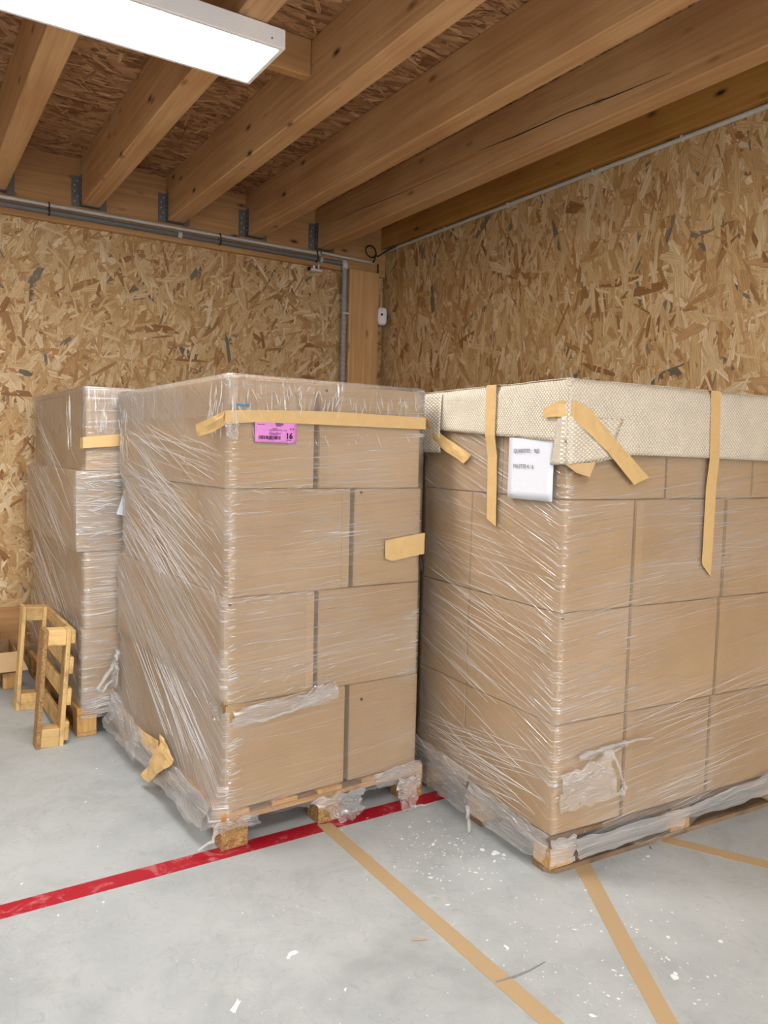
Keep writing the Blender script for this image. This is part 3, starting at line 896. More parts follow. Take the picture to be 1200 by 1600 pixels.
creases(cf, FC, fan('L', 50, 1.85, 1.0, 1.7, .12, .40, 1.46, (.0006, .0014), 3) + fan('L', 70, 1.45, .5, 1.2, .34, .58, 1.46, (.0006, .0016), 31) + fan('L', 50, 1.0, .25, .7, .48, .74, 1.46, (.0006, .0017), 32) + fan('L', 22, 1.78, 1.35, 1.75, .02, .2, 1.46, (.0006, .0014), 33) + fan('F', 34, 1.7, .2, 1.7, -.02, .12, .92, (.0003, .0007), 4)
        + glint_ticks('F', 46, -.008, .012, .62, 1.44, .035, .006, (.0008, .0022), 40) + glint_ticks('F', 30, -.005, .03, .18, .46, .045, .006, (.0006, .0015), 41)
        + glint_ticks('F', 30, -.008, .02, 1.46, 1.66, .03, .003, (.0004, .001), 42) + glint_ticks('F', 26, .0, .55, 1.435, 1.465, .05, .004, (.0006, .0013), 43)
        + glint_ticks('F', 20, .0, .35, 1.0, 1.03, .05, .004, (.0006, .0013), 44) + glint_ticks('L', 26, .0, .3, .6, 1.4, .1, .03, (.0005, .001), 45)
        + glint_ticks('F', 26, .0, .5, .60, .72, .05, .012, (.0004, .0012), 46), M['film_crease_glint'])
ct = film('top_film_cover', FC, [(0, 0), (2, 0)], .932, 1.505, lambda f, s: 1.738, 1.892, M['film_top'], 'crinkled clear film cap over the top of the centre load', 0, 0, off=.0155, rag=.028, vertical=True, fill_top=True, step=.02)
creases(ct, FC, glint_ticks('F', 34, .0, .30, 1.76, 1.88, .01, -.05, (.0005, .0017), 50) + glint_ticks('F', 24, .30, .5, 1.76, 1.87, -.01, -.05, (.0005, .0018), 51) + glint_ticks('F', 30, .5, .92, 1.76, 1.85, .012, -.05, (.0004, .0015), 52)
        + glint_ticks('F', 22, .05, .9, 1.64, 1.70, .012, -.03, (.0004, .0013), 53) + glint_ticks('L', 26, .01, .16, 1.70, 1.87, .02, -.08, (.0006, .0019), 54) + glint_ticks('F', 16, -.01, .04, 1.70, 1.88, .004, -.06, (.0008, .002), 55)
        + glint_ticks('L', 16, 1.3, 1.46, 1.6, 1.87, -.02, -.08, (.0006, .0016), 56), M['film_crease_glint'], .008)
# right
def r_hem(f, s):
    if f == 'L':
        d = .97 - s
        return .062 + .022 * math.sin(s * 6) + (.03 if d < .12 else 0)
    if f == 'F': return .042 + .03 * math.sin(s * 8) * (s > .15) + max(0, s - .5) * .05
    return .1
def r_flare(f, s, z):
    if f == 'L' and z < .3: return .035 * ((.3 - z) / .25) ** 2 * (.4 + .6 * (1 - s / .97))
    if f == 'F' and z < .2: return .010 * (.2 - z) / .1
    return 0
rf = film('stretch_film', FR, [(0, 0), (2, 0)], 1.465, .972, r_hem, 1.70, M['film'], 'clear stretch film wrapped round the right load', +.36, -.12, flare=r_flare, top_in=-.004, mat_left=M['film_mid'],
          hole=lambda f, s, z: f == 'F' and .09 < s < .24 and .115 < z < .15)
creases(rf, FR, fan('L', 34, 1.4, .25, 1.0, .16, .34, .97, (.0005, .0014), 5) + fan('L', 34, .5, .17, .42, -.22, .12, .97, (.0006, .0018), 35) + fan('L', 20, 1.5, .9, 1.42, .05, .2, .97, (.0004, .001), 6) + glint_ticks('F', 40, -.01, .01, .2, 1.42, .02, .002, (.0005, .0014), 61) + glint_ticks('L', 26, .0, .06, .6, 1.42, .06, .02, (.0005, .0012), 62) + glint_ticks('F', 14, -.005, .02, 1.46, 1.56, .025, .002, (.0006, .0016), 63) +
        fan('F', 34, .8, .2, .6, .02, .2, 1.4, (.0004, .0011), 7, .38) + fan('F', 26, 1.44, .95, 1.4, -.02, .10, 1.4, (.0003, .0008), 8, .36), M['film_crease_glint'])
# left
rects = [(0, .024), (.59, .024), (.61, .040), (1.02, .040), (1.04, .002), (1.465, .002), (1.485, .052), (2, .052)]
lf = film('stretch_film', FL, rects, .55, 1.45, lambda f, s: .105 + .01 * math.sin(s * 8), 1.92, M['film_left'], 'clear stretch film wrapped round the left load', +.5, -.03, sides='LF')
creases(lf, FL, fan('L', 60, 1.9, .2, 1.7, .2, .6, 1.4, (.0006, .0014), 12) + glint_ticks('F', 60, .06, .3, .2, 1.0, .12, .003, (.0004, .0011), 70) + glint_ticks('F', 40, .06, .3, 1.48, 1.62, .12, .004, (.0004, .001), 71), M['film_crease_glint'])
def front_band(z0, z1, dxx, mat, seed):
    n = 26; m_ = 10; V = []; F = []; UV = []
    for j in range(m_ + 1):
        for i in range(n + 1):
            s = dxx - .006 + i * .42 / n; z = z0 + (z1 - z0) * j / m_ + .006 * nz(s * 12, seed)
            V.append(FL.w(s, -.017 + .003 * nz(s * 7, z * 24, seed), z)); UV.append((s, z + .03 * s))
    for j in range(m_):
        for i in range(n): F.append((j * (n + 1) + i, j * (n + 1) + i + 1, (j + 1) * (n + 1) + i + 1, (j + 1) * (n + 1) + i))
    return mesh('film_layer', V, F, mat, lf, True, UV)
front_band(1.035, 1.465, LSH[2], M['film_glossy'], 2); front_band(.10, .235, LSH[0], M['film_glossy'], 5)
film('top_film_cover', FL, [(0, .052), (2, .052)], .55, 1.45, lambda f, s: 1.70, 1.924, M['film_top'], 'crinkled clear film cap over the top of the left load', 0, 0, off=.0155, rag=.05, vertical=True, fill_top=True, step=.02, sides='LF')
creases(lf, FL, glint_ticks('F', 95, .0, .28, 1.05, 1.46, .10, .004, (.0007, .0024), 72) + glint_ticks('F', 34, .02, .28, .11, .23, .12, .01, (.0008, .0026), 73) + glint_ticks('F', 26, .06, .26, 1.84, 1.91, .003, -.05, (.0006, .0018), 74) + glint_ticks('F', 14, .06, .25, 1.68, 1.80, .01, -.05, (.0005, .0014), 75) + glint_ticks('L', 20, .0, .1, 1.66, 1.88, .01, -.1, (.0006, .0018), 76), M['film_crease_glint'], .007)

# loose, torn film
def crumple(name, parent, fr, face, quad, nx=14, ny=10, amp=.012, out=.02, mat=None, seed=0, gather=None, smat='film_loose'):
    """torn sheet hanging off the wrap; quad = 4 corners (s, z, out) in face coordinates"""
    V = []; F = []; UV = []
    for j in range(ny + 1):
        for i in range(nx + 1):
            a, b = i / nx, j / ny
            q = [quad[0][k] * (1 - a) * (1 - b) + quad[1][k] * a * (1 - b) + quad[2][k] * a * b + quad[3][k] * (1 - a) * b for k in range(3)]
            e = 1.0 if 0 < i < nx and 0 < j < ny else 1.6
            s = q[0] + amp * .8 * e * nz(a * 6, b * 6, seed + .3); z = q[1] + amp * .8 * e * nz(a * 7, b * 5, seed + 7.3)
            d = q[2] + amp * (nz(a * 5, b * 5, seed + 3.7) + .7 * nz(a * 13, b * 11, seed + 1.7)) + amp * .8
            d = max(d, .017)
            p = fr.w(-d, s, max(z, .004)) if face == 'L' else fr.w(s, -d, max(z, .004))
            V.append(p); UV.append((a * .3, b * .3))
    for j in range(ny):
        for i in range(nx): F.append((j * (nx + 1) + i, j * (nx + 1) + i + 1, (j + 1) * (nx + 1) + i + 1, (j + 1) * (nx + 1) + i))
    return mesh(name, V, F, M[smat] if mat is None else mat, parent, True, UV)
def ropes(parent, pts_list, name='film_tail'):
    for pts, r in pts_list:
        mb = MB(); k = len(pts); P = []
        for i in range((k - 1) * 5 + 1):
            a = i / 5; j = min(int(a), k - 2); t = a - j
            p = Vector(pts[j]).lerp(Vector(pts[j + 1]), t)
            P.append(p + Vector((nz(i * .7, 1, r * 900), nz(i * .7, 2, r * 900), nz(i * .7, 3, r * 900))) * r * .9)
        mb.tube(P, [r * (1 - .6 * i / len(P)) * (1 + .4 * nz(i * .9, 5)) for i in range(len(P))], 6)
        mb.build(name, M['film_loose'], parent, True)
# rope-like tear across the front of the centre load
crumple('torn_film', cf, FC, 'F', [(.02, .505, .02), (.46, .535, .022), (.50, .60, .02), (.03, .575, .02)], 26, 8, .010, seed=1)
crumple('torn_film', cf, FC, 'F', [(.26, .545, .022), (.50, .56, .022), (.49, .63, .02), (.38, .615, .02)], 16, 8, .012, seed=2)
ropes(cf, [([FC.w(.02, -.022, .535), FC.w(.15, -.026, .515), FC.w(.3, -.026, .535), FC.w(.44, -.026, .565), FC.w(.50, -.022, .60)], .008),
           ([FC.w(.06, -.02, .575), FC.w(.2, -.02, .585), FC.w(.36, -.02, .60)], .004)])
crumple('torn_film', cf, FC, 'L', [(-.02, .55, .02), (.06, .52, .02), (.09, .585, .018), (-.01, .595, .02)], 8, 6, .014, seed=3)
# sheets hanging over the pallet feet
crumple('hanging_film', cf, FC, 'F', [(.50, .012, .05), (.61, .015, .055), (.64, .125, .02), (.38, .125, .02)], 14, 10, .018, seed=4)
crumple('hanging_film', cf, FC, 'F', [(.80, .006, .09), (.87, .006, .10), (.95, .125, .02), (.82, .12, .02)], 10, 12, .018, seed=5)
crumple('hanging_film', cf, FC, 'F', [(-.06, .09, .02), (.14, .085, .022), (.13, .128, .02), (-.06, .13, .02)], 14, 5, .012, seed=6)
crumple('hanging_film', cf, FC, 'F', [(.72, .10, .02), (.97, .085, .022), (.96, .19, .018), (.70, .16, .018)], 16, 6, .010, seed=16)
ropes(cf, [([FC.w(-.03, .0, .10), FC.w(-.06, -.02, .06), FC.w(-.12, -.01, .03)], .010), ([FC.w(.85, -.1, .015), FC.w(.92, -.12, .007), FC.w(1.0, -.11, .006)], .006)])
# left side skirt, knot at the far edge
crumple('torn_film', cf, FC, 'L', [(.95, .075, .082), (.05, .085, .075), (.02, .19, .038), (1.05, .20, .040)], 34, 10, .014, seed=8)
crumple('torn_film', cf, FC, 'L', [(1.49, .085, .085), (.9, .06, .09), (.95, .19, .042), (1.49, .27, .03)], 26, 10, .016, seed=9)
crumple('film_knot', cf, FC, 'L', [(1.36, .30, .045), (1.47, .28, .05), (1.46, .50, .02), (1.40, .49, .02)], 9, 14, .022, seed=10)
ropes(cf, [([FC.w(-.04, 1.44, .42), FC.w(-.09, 1.44, .36), FC.w(-.14, 1.42, .29), FC.w(-.115, 1.42, .285), FC.w(-.05, 1.43, .36)], .013),
           ([FC.w(-.03, 1.42, .50), FC.w(-.045, 1.41, .40), FC.w(-.05, 1.40, .30)], .014)])
crumple('film_knot', cf, FC, 'F', [(-.02, 1.655, .02), (.025, 1.635, .02), (.03, 1.705, .018), (-.02, 1.705, .018)], 8, 8, .012, seed=11)
# right load: torn flap on the near side, ragged hem over the pallet
crumple('torn_film', rf, FR, 'F', [(.01, .255, .018), (.30, .275, .04), (.26, .46, .03), (.01, .40, .018)], 20, 14, .016, seed=20)
crumple('torn_film', rf, FR, 'F', [(.10, .44, .025), (.30, .455, .03), (.42, .485, .025), (.12, .475, .02)], 18, 5, .010, seed=21)
ropes(rf, [([FR.w(.10, -.03, .46), FR.w(.25, -.035, .475), FR.w(.40, -.03, .478), FR.w(.52, -.02, .465)], .009),
           ([FR.w(.27, -.03, .46), FR.w(.31, -.04, .38), FR.w(.335, -.045, .31), FR.w(.31, -.04, .285)], .007),
           ([FR.w(.335, -.045, .31), FR.w(.32, -.05, .275), FR.w(.30, -.045, .29)], .012)])
crumple('film_hem', rf, FR, 'F', [(.12, .045, .022), (.72, .062, .024), (.74, .125, .022), (.10, .135, .022)], 34, 7, .010, seed=22, smat='film_hem')
crumple('film_hem', rf, FR, 'F', [(.70, .07, .022), (1.44, .085, .024), (1.44, .20, .02), (.70, .125, .022)], 34, 7, .012, seed=23, smat='film_hem')
crumple('film_hem', rf, FR, 'F', [(-.02, .05, .02), (.10, .045, .022), (.11, .15, .02), (-.02, .155, .02)], 8, 8, .009, seed=24, smat='film_hem')
crumple('film_hem', rf, FR, 'L', [(.5, .05, .045), (-.02, .065, .04), (-.02, .17, .02), (.5, .19, .02)], 26, 8, .012, seed=25)
crumple('film_hem', rf, FR, 'L', [(.97, .05, .03), (.5, .05, .045), (.5, .22, .02), (.97, .24, .018)], 24, 8, .012, seed=26)
ropes(rf, [([FR.w(-.05, .47, .09), FR.w(-.065, .45, .05), FR.w(-.075, .42, .02), FR.w(-.10, .40, .006)], .011)])

# ------------------------------------------------------------------ tape strips
def strip(name, L_, R_, label, mat=None, parent=None, th=.0007, n=6, wr=.0015, cat='tape', group='strips of brown paper tape'):
    """tape between two matching edge polylines (world points)"""
    V = []; F = []; k = 5
    def res(P):
        P = [Vector(p) for p in P]; out = []
        for a, b in zip(P, P[1:]):
            m_ = max(1, int((b - a).length / .02))
            out.append((a, b, m_))
        return out
    A = []; B = []
    for (a, b), (c, d) in zip(zip(L_, L_[1:]), zip(R_, R_[1:])):
        a, b, c, d = map(Vector, (a, b, c, d)); m_ = max(1, int(max((b - a).length, (d - c).length) / .02))
        for i in range(m_): A.append(a.lerp(b, i / m_)); B.append(c.lerp(d, i / m_))
    A.append(Vector(L_[-1])); B.append(Vector(R_[-1]))
    for i in range(len(A)):
        t = (A[min(i + 1, len(A) - 1)] - A[max(i - 1, 0)]); nrm = t.cross(B[i] - A[i])
        nrm = nrm.normalized() if nrm.length > 1e-9 else Vector((0, 0, 1))
        for j in range(k + 1):
            p = A[i].lerp(B[i], j / k)
            V.append(p + nrm * wr * nz(p.x * 22 + p.y * 19, p.z * 24, j * .35))
    for i in range(len(A) - 1):
        for j in range(k):
            F.append((i * (k + 1) + j, i * (k + 1) + j + 1, (i + 1) * (k + 1) + j + 1, (i + 1) * (k + 1) + j))
    o = mesh(name, V, F, mat or M['tape'], parent, False)
    so = o.modifiers.new('thickness', 'SOLIDIFY'); so.thickness = th; so.offset = 0
    if label: tag(o, label, cat, group)
    return o
d = .021
strip('paper_tape', [FC.w(-.02, .012, 1.748), FC.w(-.02, -d, 1.752), FC.w(.1, -d, 1.760), FC.w(.3, -d, 1.768), FC.w(.5, -d, 1.771), FC.w(.935, -d, 1.768), FC.w(.955, .1, 1.766)],
      [FC.w(-.02, .012, 1.698), FC.w(-.02, -d, 1.700), FC.w(.1, -d, 1.713), FC.w(.3, -d, 1.715), FC.w(.5, -d, 1.715), FC.w(.935, -d, 1.716), FC.w(.955, .1, 1.716)], 'long strip of brown paper tape across the centre load above the pink label')
strip('paper_tape', [FC.w(-.022, -.01, 1.752), FC.w(-.030, .10, 1.728), FC.w(-.055, .21, 1.700)],
      [FC.w(-.022, -.005, 1.696), FC.w(-.026, .09, 1.672), FC.w(-.045, .205, 1.652)], 'twisted loose tape tail on the left side of the centre load', wr=.006)
strip('paper_tape', [FC.w(.735, -.016, 1.220), FC.w(.85, -.016, 1.236), FC.w(.952, -.016, 1.246), FC.w(.960, .06, 1.25)],
      [FC.w(.735, -.016, 1.140), FC.w(.77, -.016, 1.127), FC.w(.952, -.016, 1.150), FC.w(.960, .06, 1.155)], 'short wide piece of brown tape patched on the right edge of the centre load', wr=.003)
o = MB().tube([FC.w(.925, -.02, 1.148), FC.w(.928, -.024, 1.115), FC.w(.936, -.022, 1.085), FC.w(.934, -.022, 1.07)], [.004, .007, .0065, .003], 7).build('tear_strip', M['black'], None, True)
tag(o, 'small black plastic tear hanging below the tape patch', 'plastic scrap')
o = MB().box(0, .055, 0, .001, 0, .008).build('blue_sticker', M['blue']); o.location = FC.w(.022, -.024, 1.772); o.rotation_euler = (0, 0, FC.a)
tag(o, 'small blue sticker scrap above the tape on the centre load', 'sticker')
# crumpled tape at the foot of the centre load
strip('paper_tape', [FC.w(-.046, .99, .20), FC.w(-.048, .84, .215), FC.w(-.046, .68, .235)], [FC.w(-.062, .93, .165), FC.w(-.068, .82, .155), FC.w(-.064, .66, .17)], 'oval stuck bit of tape low on the left side of the centre load', wr=.006)
strip('paper_tape', [FC.w(-.034, .70, .262), FC.w(-.060, .68, .20), FC.w(-.085, .72, .12), FC.w(-.10, .76, .05)],
      [FC.w(-.036, .62, .255), FC.w(-.058, .44, .21), FC.w(-.085, .56, .13), FC.w(-.105, .66, .055)], 'crumpled brown tape hanging to the floor beside the centre load', wr=.014)
# left load
strip('paper_tape', [FL.w(.03, .03, 1.648), FL.w(.034, -.022, 1.652), FL.w(.24, -.022, 1.676), FL.w(.45, -.022, 1.69)], [FL.w(.03, .03, 1.590), FL.w(.034, -.022, 1.592), FL.w(.24, -.022, 1.611), FL.w(.45, -.022, 1.63)], 'strip of brown paper tape across the front of the left load')
o = strip('paper_sheet', [FL.w(.25, -.03, 1.37), FL.w(.33, -.03, 1.36)], [FL.w(.205, -.04, 1.235), FL.w(.33, -.035, 1.205)], 'white paper sheet peeping out behind the edge of the centre load', M['paper'], wr=.001, cat='paper', group='loose papers')

# ------------------------------------------------------------------ bubble foil cover on the right load
def cover():
    V = []; F = []; UV = []
    W_, D_ = 1.465, .972; zt = 1.892; o_ = .021
    zl = lambda s: 1.722 - .062 * (1 - s / .9) if s < .9 else 1.715
    zf = lambda s: 1.582 + .036 * min(1, max(0, (s - .09) / .22)) - .010 * max(0, s - .45)
    nr = 10
    # left side drop
    def patch(cols, rows, fn, nm, lab=None):
        v = []; f = []; uv = []
        for j in range(rows + 1):
            for i in range(cols + 1):
                p, t = fn(i / cols, j / rows); v.append(p); uv.append(t)
        for j in range(rows):
            for i in range(cols): f.append((j * (cols + 1) + i, j * (cols + 1) + i + 1, (j + 1) * (cols + 1) + i + 1, (j + 1) * (cols + 1) + i))
        ob = mesh(nm, v, f, M['bubble'], root, True, uv)
        so = ob.modifiers.new('thickness', 'SOLIDIFY'); so.thickness = .003; so.offset = 0
        return ob
    root = empty('bubble_wrap_cover', FR.w(.7, .4, 1.885), FR.a)
    inv = root.matrix_basis.inverted()
    def L(p): return tuple(inv @ Vector(p))
    tag(root, 'cream bubble foil cover folded over the top of the right load', 'bubble wrap')
    def left(a, b):
        s = a * (D_ + .030) - .026; z = zt + (zl(max(s, 0)) - zt) * b
        k = 1 - (1 - b) ** 3 if b < .35 else 1
        return L(FR.w(-o_ * min(1, .3 + b * 5) + .003 * nz(s * 7, z * 7, 1), s, z)), (s, z)
    patch(44, 12, left, 'side_drop')
    def front(a, b):
        s = a * W_ - .024; z = zt + .002 + (zf(max(s, 0)) - zt) * b
        return L(FR.w(s, -o_ * min(1, .3 + b * 5) - .004 + .004 * nz(s * 6, z * 8, 4), z)), (s, z)
    patch(60, 14, front, 'side_drop')
    def top(a, b):
        s = a * (W_ + .02) - .012; t = b * (D_ + .02) - .012
        return L(FR.w(s, t, zt + .004 * nz(s * 5, t * 5, 7) + .002)), (s, t)
    patch(20, 14, top, 'top_sheet')
    # folded corner wing, wraps from the front round onto the left side
    def wing(a, b):
        s = .075 * (1 - a) ; 
        zz = 1.755 + (1.578 - 1.755) * b
        if a < .5:
            y = .058 * (1 - a / .5) * (.45 + .55 * b); x = -o_ - .005
            p = FR.w(x, y, zz - .004 * nz(y * 30, zz * 20))
        else:
            x = (a - .5) / .5 * (.06 + .20 * (1 - .35 * b)); p = FR.w(x - .012, -o_ - .012 - .006 * nz(x * 12, zz * 14), zz + .03 * (a - .5) / .5 * b)
        return L(p), (a * .3, zz)
    patch(22, 12, wing, 'corner_fold')
    # folded strip at the far end
    def far(a, b):
        s = .955 - a * .15; z = 1.885 - .27 * b
        return L(FR.w(-o_ - .006 - .008 * math.sin(b * 3) , s, z)), (s * .5, z)
    patch(10, 14, far, 'end_fold')
    v = [FR.w(-.030, .02, 1.583), FR.w(.108, -.030, 1.588), FR.w(.078, -.034, 1.534), FR.w(.018, -.032, 1.546)]
    v2 = [L(p) for p in (FR.w(-.028, -.024, 1.579), FR.w(.108, -.036, 1.590), FR.w(.078, -.040, 1.534), FR.w(.018, -.036, 1.548))]
    m_ = mesh('cardboard_corner', v2, [(0, 1, 2, 3)], M['card_light'], root); so = m_.modifiers.new('thickness', 'SOLIDIFY'); so.thickness = .003
    m_['label'] = 'folded cardboard corner showing below the foil'
cover()
e = .030
strip('paper_tape', [FR.w(.02, .464, 1.902), FR.w(-e, .464, 1.897), FR.w(-e, .465, 1.69), FR.w(-.016, .461, 1.60), FR.w(-.016, .452, 1.341)],
      [FR.w(.02, .399, 1.902), FR.w(-e, .399, 1.895), FR.w(-e, .400, 1.69), FR.w(-.016, .397, 1.60), FR.w(-.016, .389, 1.312)], 'long vertical tape strip over the bubble foil left of the white paper')
strip('paper_tape', [FR.w(.741, .03, 1.902), FR.w(.741, -e, 1.893), FR.w(.755, -e, 1.61), FR.w(.757, -.018, 1.5), FR.w(.757, -.018, 1.18), FR.w(.765, -.018, 1.165)],
      [FR.w(.800, .03, 1.902), FR.w(.800, -e, 1.893), FR.w(.815, -e, 1.61), FR.w(.820, -.018, 1.5), FR.w(.820, -.018, 1.18), FR.w(.816, -.018, 1.120)], 'long vertical tape strip down the right side of the right load')
strip('paper_tape', [FR.w(-.034, .100, 1.785), FR.w(-.034, .02, 1.812), FR.w(-.01, -.040, 1.81), FR.w(.06, -.040, 1.79), FR.w(.21, -.040, 1.672), FR.w(.41, -.024, 1.535)],
      [FR.w(-.034, .102, 1.752), FR.w(-.034, .02, 1.755), FR.w(-.01, -.040, 1.745), FR.w(.03, -.040, 1.72), FR.w(.165, -.040, 1.630), FR.w(.33, -.024, 1.505)], 'slanting tape strip holding the folded foil corner of the right load', wr=.004)
strip('paper_tape', [FR.w(-.036, .950, 1.795), FR.w(-.034, .80, 1.70), FR.w(-.018, .68, 1.645), FR.w(-.018, .572, 1.606)],
      [FR.w(-.036, .935, 1.722), FR.w(-.034, .80, 1.640), FR.w(-.018, .72, 1.60), FR.w(-.018, .632, 1.568)], 'wrinkled slanting tape strip at the far end of the right load', wr=.006)

# cover and tape on the load glimpsed behind
root = empty('bubble_wrap_cover', FB.w(.3, .2, 1.86), FB.a); tag(root, 'grey bubble foil on the load glimpsed in the gap behind', 'bubble wrap')
n = 6
V = [(-.32 + .003 * nz(i, j), -.21 + .4 * i / n, .005 - .26 * j / n) for j in range(n + 1) for i in range(n + 1)]
F = [(j * (n + 1) + i, j * (n + 1) + i + 1, (j + 1) * (n + 1) + i + 1, (j + 1) * (n + 1) + i) for j in range(n) for i in range(n)]
m_ = mesh('side_drop', V, F, M['bubble'], root, True, [(v[1], v[2]) for v in V]); m_.modifiers.new('thickness', 'SOLIDIFY').thickness = .003
V = [(-.32 + .6 * i / n, -.222 + .003 * nz(i, j, 3), .005 - .26 * j / n) for j in range(n + 1) for i in range(n + 1)]
m_ = mesh('side_drop', V, F, M['bubble'], root, True, [(v[0], v[2]) for v in V]); m_.modifiers.new('thickness', 'SOLIDIFY').thickness = .003
V = [(-.32 + .6 * i / n, -.22 + .42 * j / n, .008) for j in range(n + 1) for i in range(n + 1)]
m_ = mesh('top_sheet', V, F, M['bubble'], root, True, [(v[0], v[1]) for v in V]); m_.modifiers.new('thickness', 'SOLIDIFY').thickness = .003
strip('paper_tape', [FB.w(-.03, .2, 1.79), FB.w(-.03, -.034, 1.79), FB.w(.4, -.034, 1.79)], [FB.w(-.03, .2, 1.73), FB.w(-.03, -.034, 1.73), FB.w(.4, -.034, 1.73)], 'piece of tape on the load glimpsed in the gap behind')

# ------------------------------------------------------------------ paper labels and print
def text_mesh(txt, size, mat, parent, loc, rot, bold=0.0, name='lettering', sx=1.0):
    cu = bpy.data.curves.new(name, 'FONT'); cu.body = txt; cu.size = size; cu.offset = bold; cu.resolution_u = 3
    cu.extrude = .0002
    ob = bpy.data.objects.new(name, cu); COL.objects.link(ob)
    dg = bpy.context.evaluated_depsgraph_get(); me = bpy.data.meshes.new_from_object(ob.evaluated_get(dg))
    bpy.data.objects.remove(ob); bpy.data.curves.remove(cu)
    for v in me.vertices: v.co.x *= sx
    o = bpy.data.objects.new(name, me); COL.objects.link(o); me.materials.clear(); me.materials.append(mat)
    o.parent = parent; o.location = loc; o.rotation_euler = rot
    return o
# pink label, local x right, z up, face towards -y
pl = empty('pink_label', FC.w(.101, -.0195, 1.636), FC.a + .0); tag(pl, 'pink printed label with barcode and number 16 on the centre load', 'label')
n = 8
V = [(.184 * i / n, .0012 * nz(i * .6, j * .7), .118 * j / n) for j in range(n + 1) for i in range(n + 1)]
F = [(j * (n + 1) + i, j * (n + 1) + i + 1, (j + 1) * (n + 1) + i + 1, (j + 1) * (n + 1) + i) for j in range(n) for i in range(n)]
sh_ = mesh('label_sheet', V, F, M['pink'], pl, True); sh_.modifiers.new('thickness', 'SOLIDIFY').thickness = .0005
PX = (math.pi / 2, 0, 0)
text_mesh('16', .032, M['purple_ink'], pl, (.134, -.0032, .0165), PX, .0013, 'number', .95)
text_mesh('2 / 8', .0095, M['purple_ink'], pl, (.152, -.0032, .052), PX, .0002)
bc = MB(); rs = random.Random(4); x = .016
while x < .108:
    wv = rs.choice((.0008, .0012, .002, .0028)); bc.box(x, x + wv, -.0032, -.0026, .012, .0255); x += wv + rs.choice((.0012, .0018, .003))
bc.build('barcode', M['purple_ink'], pl)
tl = MB()
for (xa, xb, z, h) in ((.01, .04, .068, .0022), (.088, .122, .0735, .0026), (.088, .125, .0695, .0020), (.09, .113, .0645, .003), (.075, .095, .054, .0018), (.062, .118, .048, .0022),
                       (.124, .138, .047, .0022), (.06, .075, .040, .0016), (.09, .1, .040, .0016), (.06, .112, .034, .0022), (.062, .102, .0295, .0016), (.056, .08, .009, .0014), (.138, .146, .0085, .0026), (.149, .158, .0085, .0026)):
    x = xa
    while x < xb:
        wv = rs.uniform(.0015, .005); tl.box(x, min(x + wv, xb), -.0032, -.0026, z, z + h); x += wv + .0008
tl.build('small_print', M['purple_ink'], pl)
# white sheet on the right load: left face, local x to the viewer's right = towards the near corner
ps = empty('paper_notice', FR.w(-.0195, .316, 1.437), FR.a - math.pi / 2); tag(ps, 'white paper notice reading QUANTITE 960 and PALETTE 4 / 6 on right load', 'paper')
V = [(.268 * i / n, .0012 * nz(i * .5, j * .5, 2), .262 * j / n) for j in range(n + 1) for i in range(n + 1)]
sh_ = mesh('paper_sheet', V, F, M['paper'], ps, True); sh_.modifiers.new('thickness', 'SOLIDIFY').thickness = .0005
text_mesh('QUANTITE :  960', .0235, M['grey_ink'], ps, (.034, -.0035, .182), PX, 0, sx=.88)
text_mesh('PALETTE 4 / 6', .0235, M['grey_ink'], ps, (.034, -.0035, .121), PX, 0, sx=.88)
tl = MB()
for i in range(9): tl.box(.032 + i * .0055, .0355 + i * .0055, -.0036, -.0030, .243, .2462)
tl.build('small_print', M['grey_ink'], ps)

# ------------------------------------------------------------------ half pallet standing on edge beside the left load
hp = empty('half_pallet', (.630, 4.325, .001), math.radians(.6)); hp.rotation_euler[1] = math.radians(4.2)
tag(hp, 'small yellowed wooden pallet standing on edge against the left load', 'pallet')
H_, Lp = .635, .80
for y0 in (0.0, Lp - .10):
    MB().box(0, .022, y0, y0 + .10, 0, H_, .003).build('bottom_board', M['chip'] if y0 == 0 else M['yelZ'], hp)
    MB().box(.0225, .115, y0 + .006, y0 + .094, H_ - .085, H_ - .002, .003).build('block', M['yelX'], hp)
    MB().box(.0225, .115, y0 + .003, y0 + .097, .002, .102, .004).build('block', M['yelX'], hp)
    MB().box(.1155, .138, y0, y0 + .10, 0.0, H_, .003).build('cross_board', M['yelZ'], hp)
for z0, z1 in ((.560, .632), (.395, .485), (.225, .315), (.035, .135)):
    MB().box(.1385, .160, 0, Lp, z0, z1, .003).build('deck_board', M['yelY'], hp)

# ------------------------------------------------------------------ cardboard tray on a low pallet at the far left
F0 = Frame((-.30, 5.52), 0.0)
pallet('wooden_pallet', F0, 0, 0, 1.0, .46, 'X', 'low pallet with a cardboard tray at the far left by the wall', OLD, M['palZ'], False, top=.15, bw=.09, bl=.09)
tr = empty('cardboard_tray', (.16, 5.54, .151)); tag(tr, 'open cardboard tray with a bent flap at the far left edge', 'box')
MB().box(-.5, .54, 0, .40, .001, .006).build('tray_bottom', M['card'], tr)
MB().box(-.5, .54, 0, .005, .006, .09).build('tray_side', M['card'], tr); MB().box(-.5, .54, .395, .40, .006, .09).build('tray_side', M['card'], tr)
MB().box(.535, .54, .005, .395, .006, .09).build('tray_side', M['card'], tr)
fv = [(-.5, -.001, .09), (.55, -.001, .09), (.60, -.05, -.03), (-.5, -.05, -.02)]
m_ = mesh('flap', fv, [(0, 1, 2, 3)], M['card_light'], tr); m_.modifiers.new('thickness', 'SOLIDIFY').thickness = .004
o = MB().box(-.33, .60, 5.62, 5.92, .245, .275, .003).build('folded_cardboard', M['card_light']); tag(o, 'flattened pale cardboard lying on the tray at far left', 'cardboard')
V = [(-.33, 5.66, .278), (.62, 5.66, .278), (.62, 5.80, .40), (-.33, 5.80, .40)]
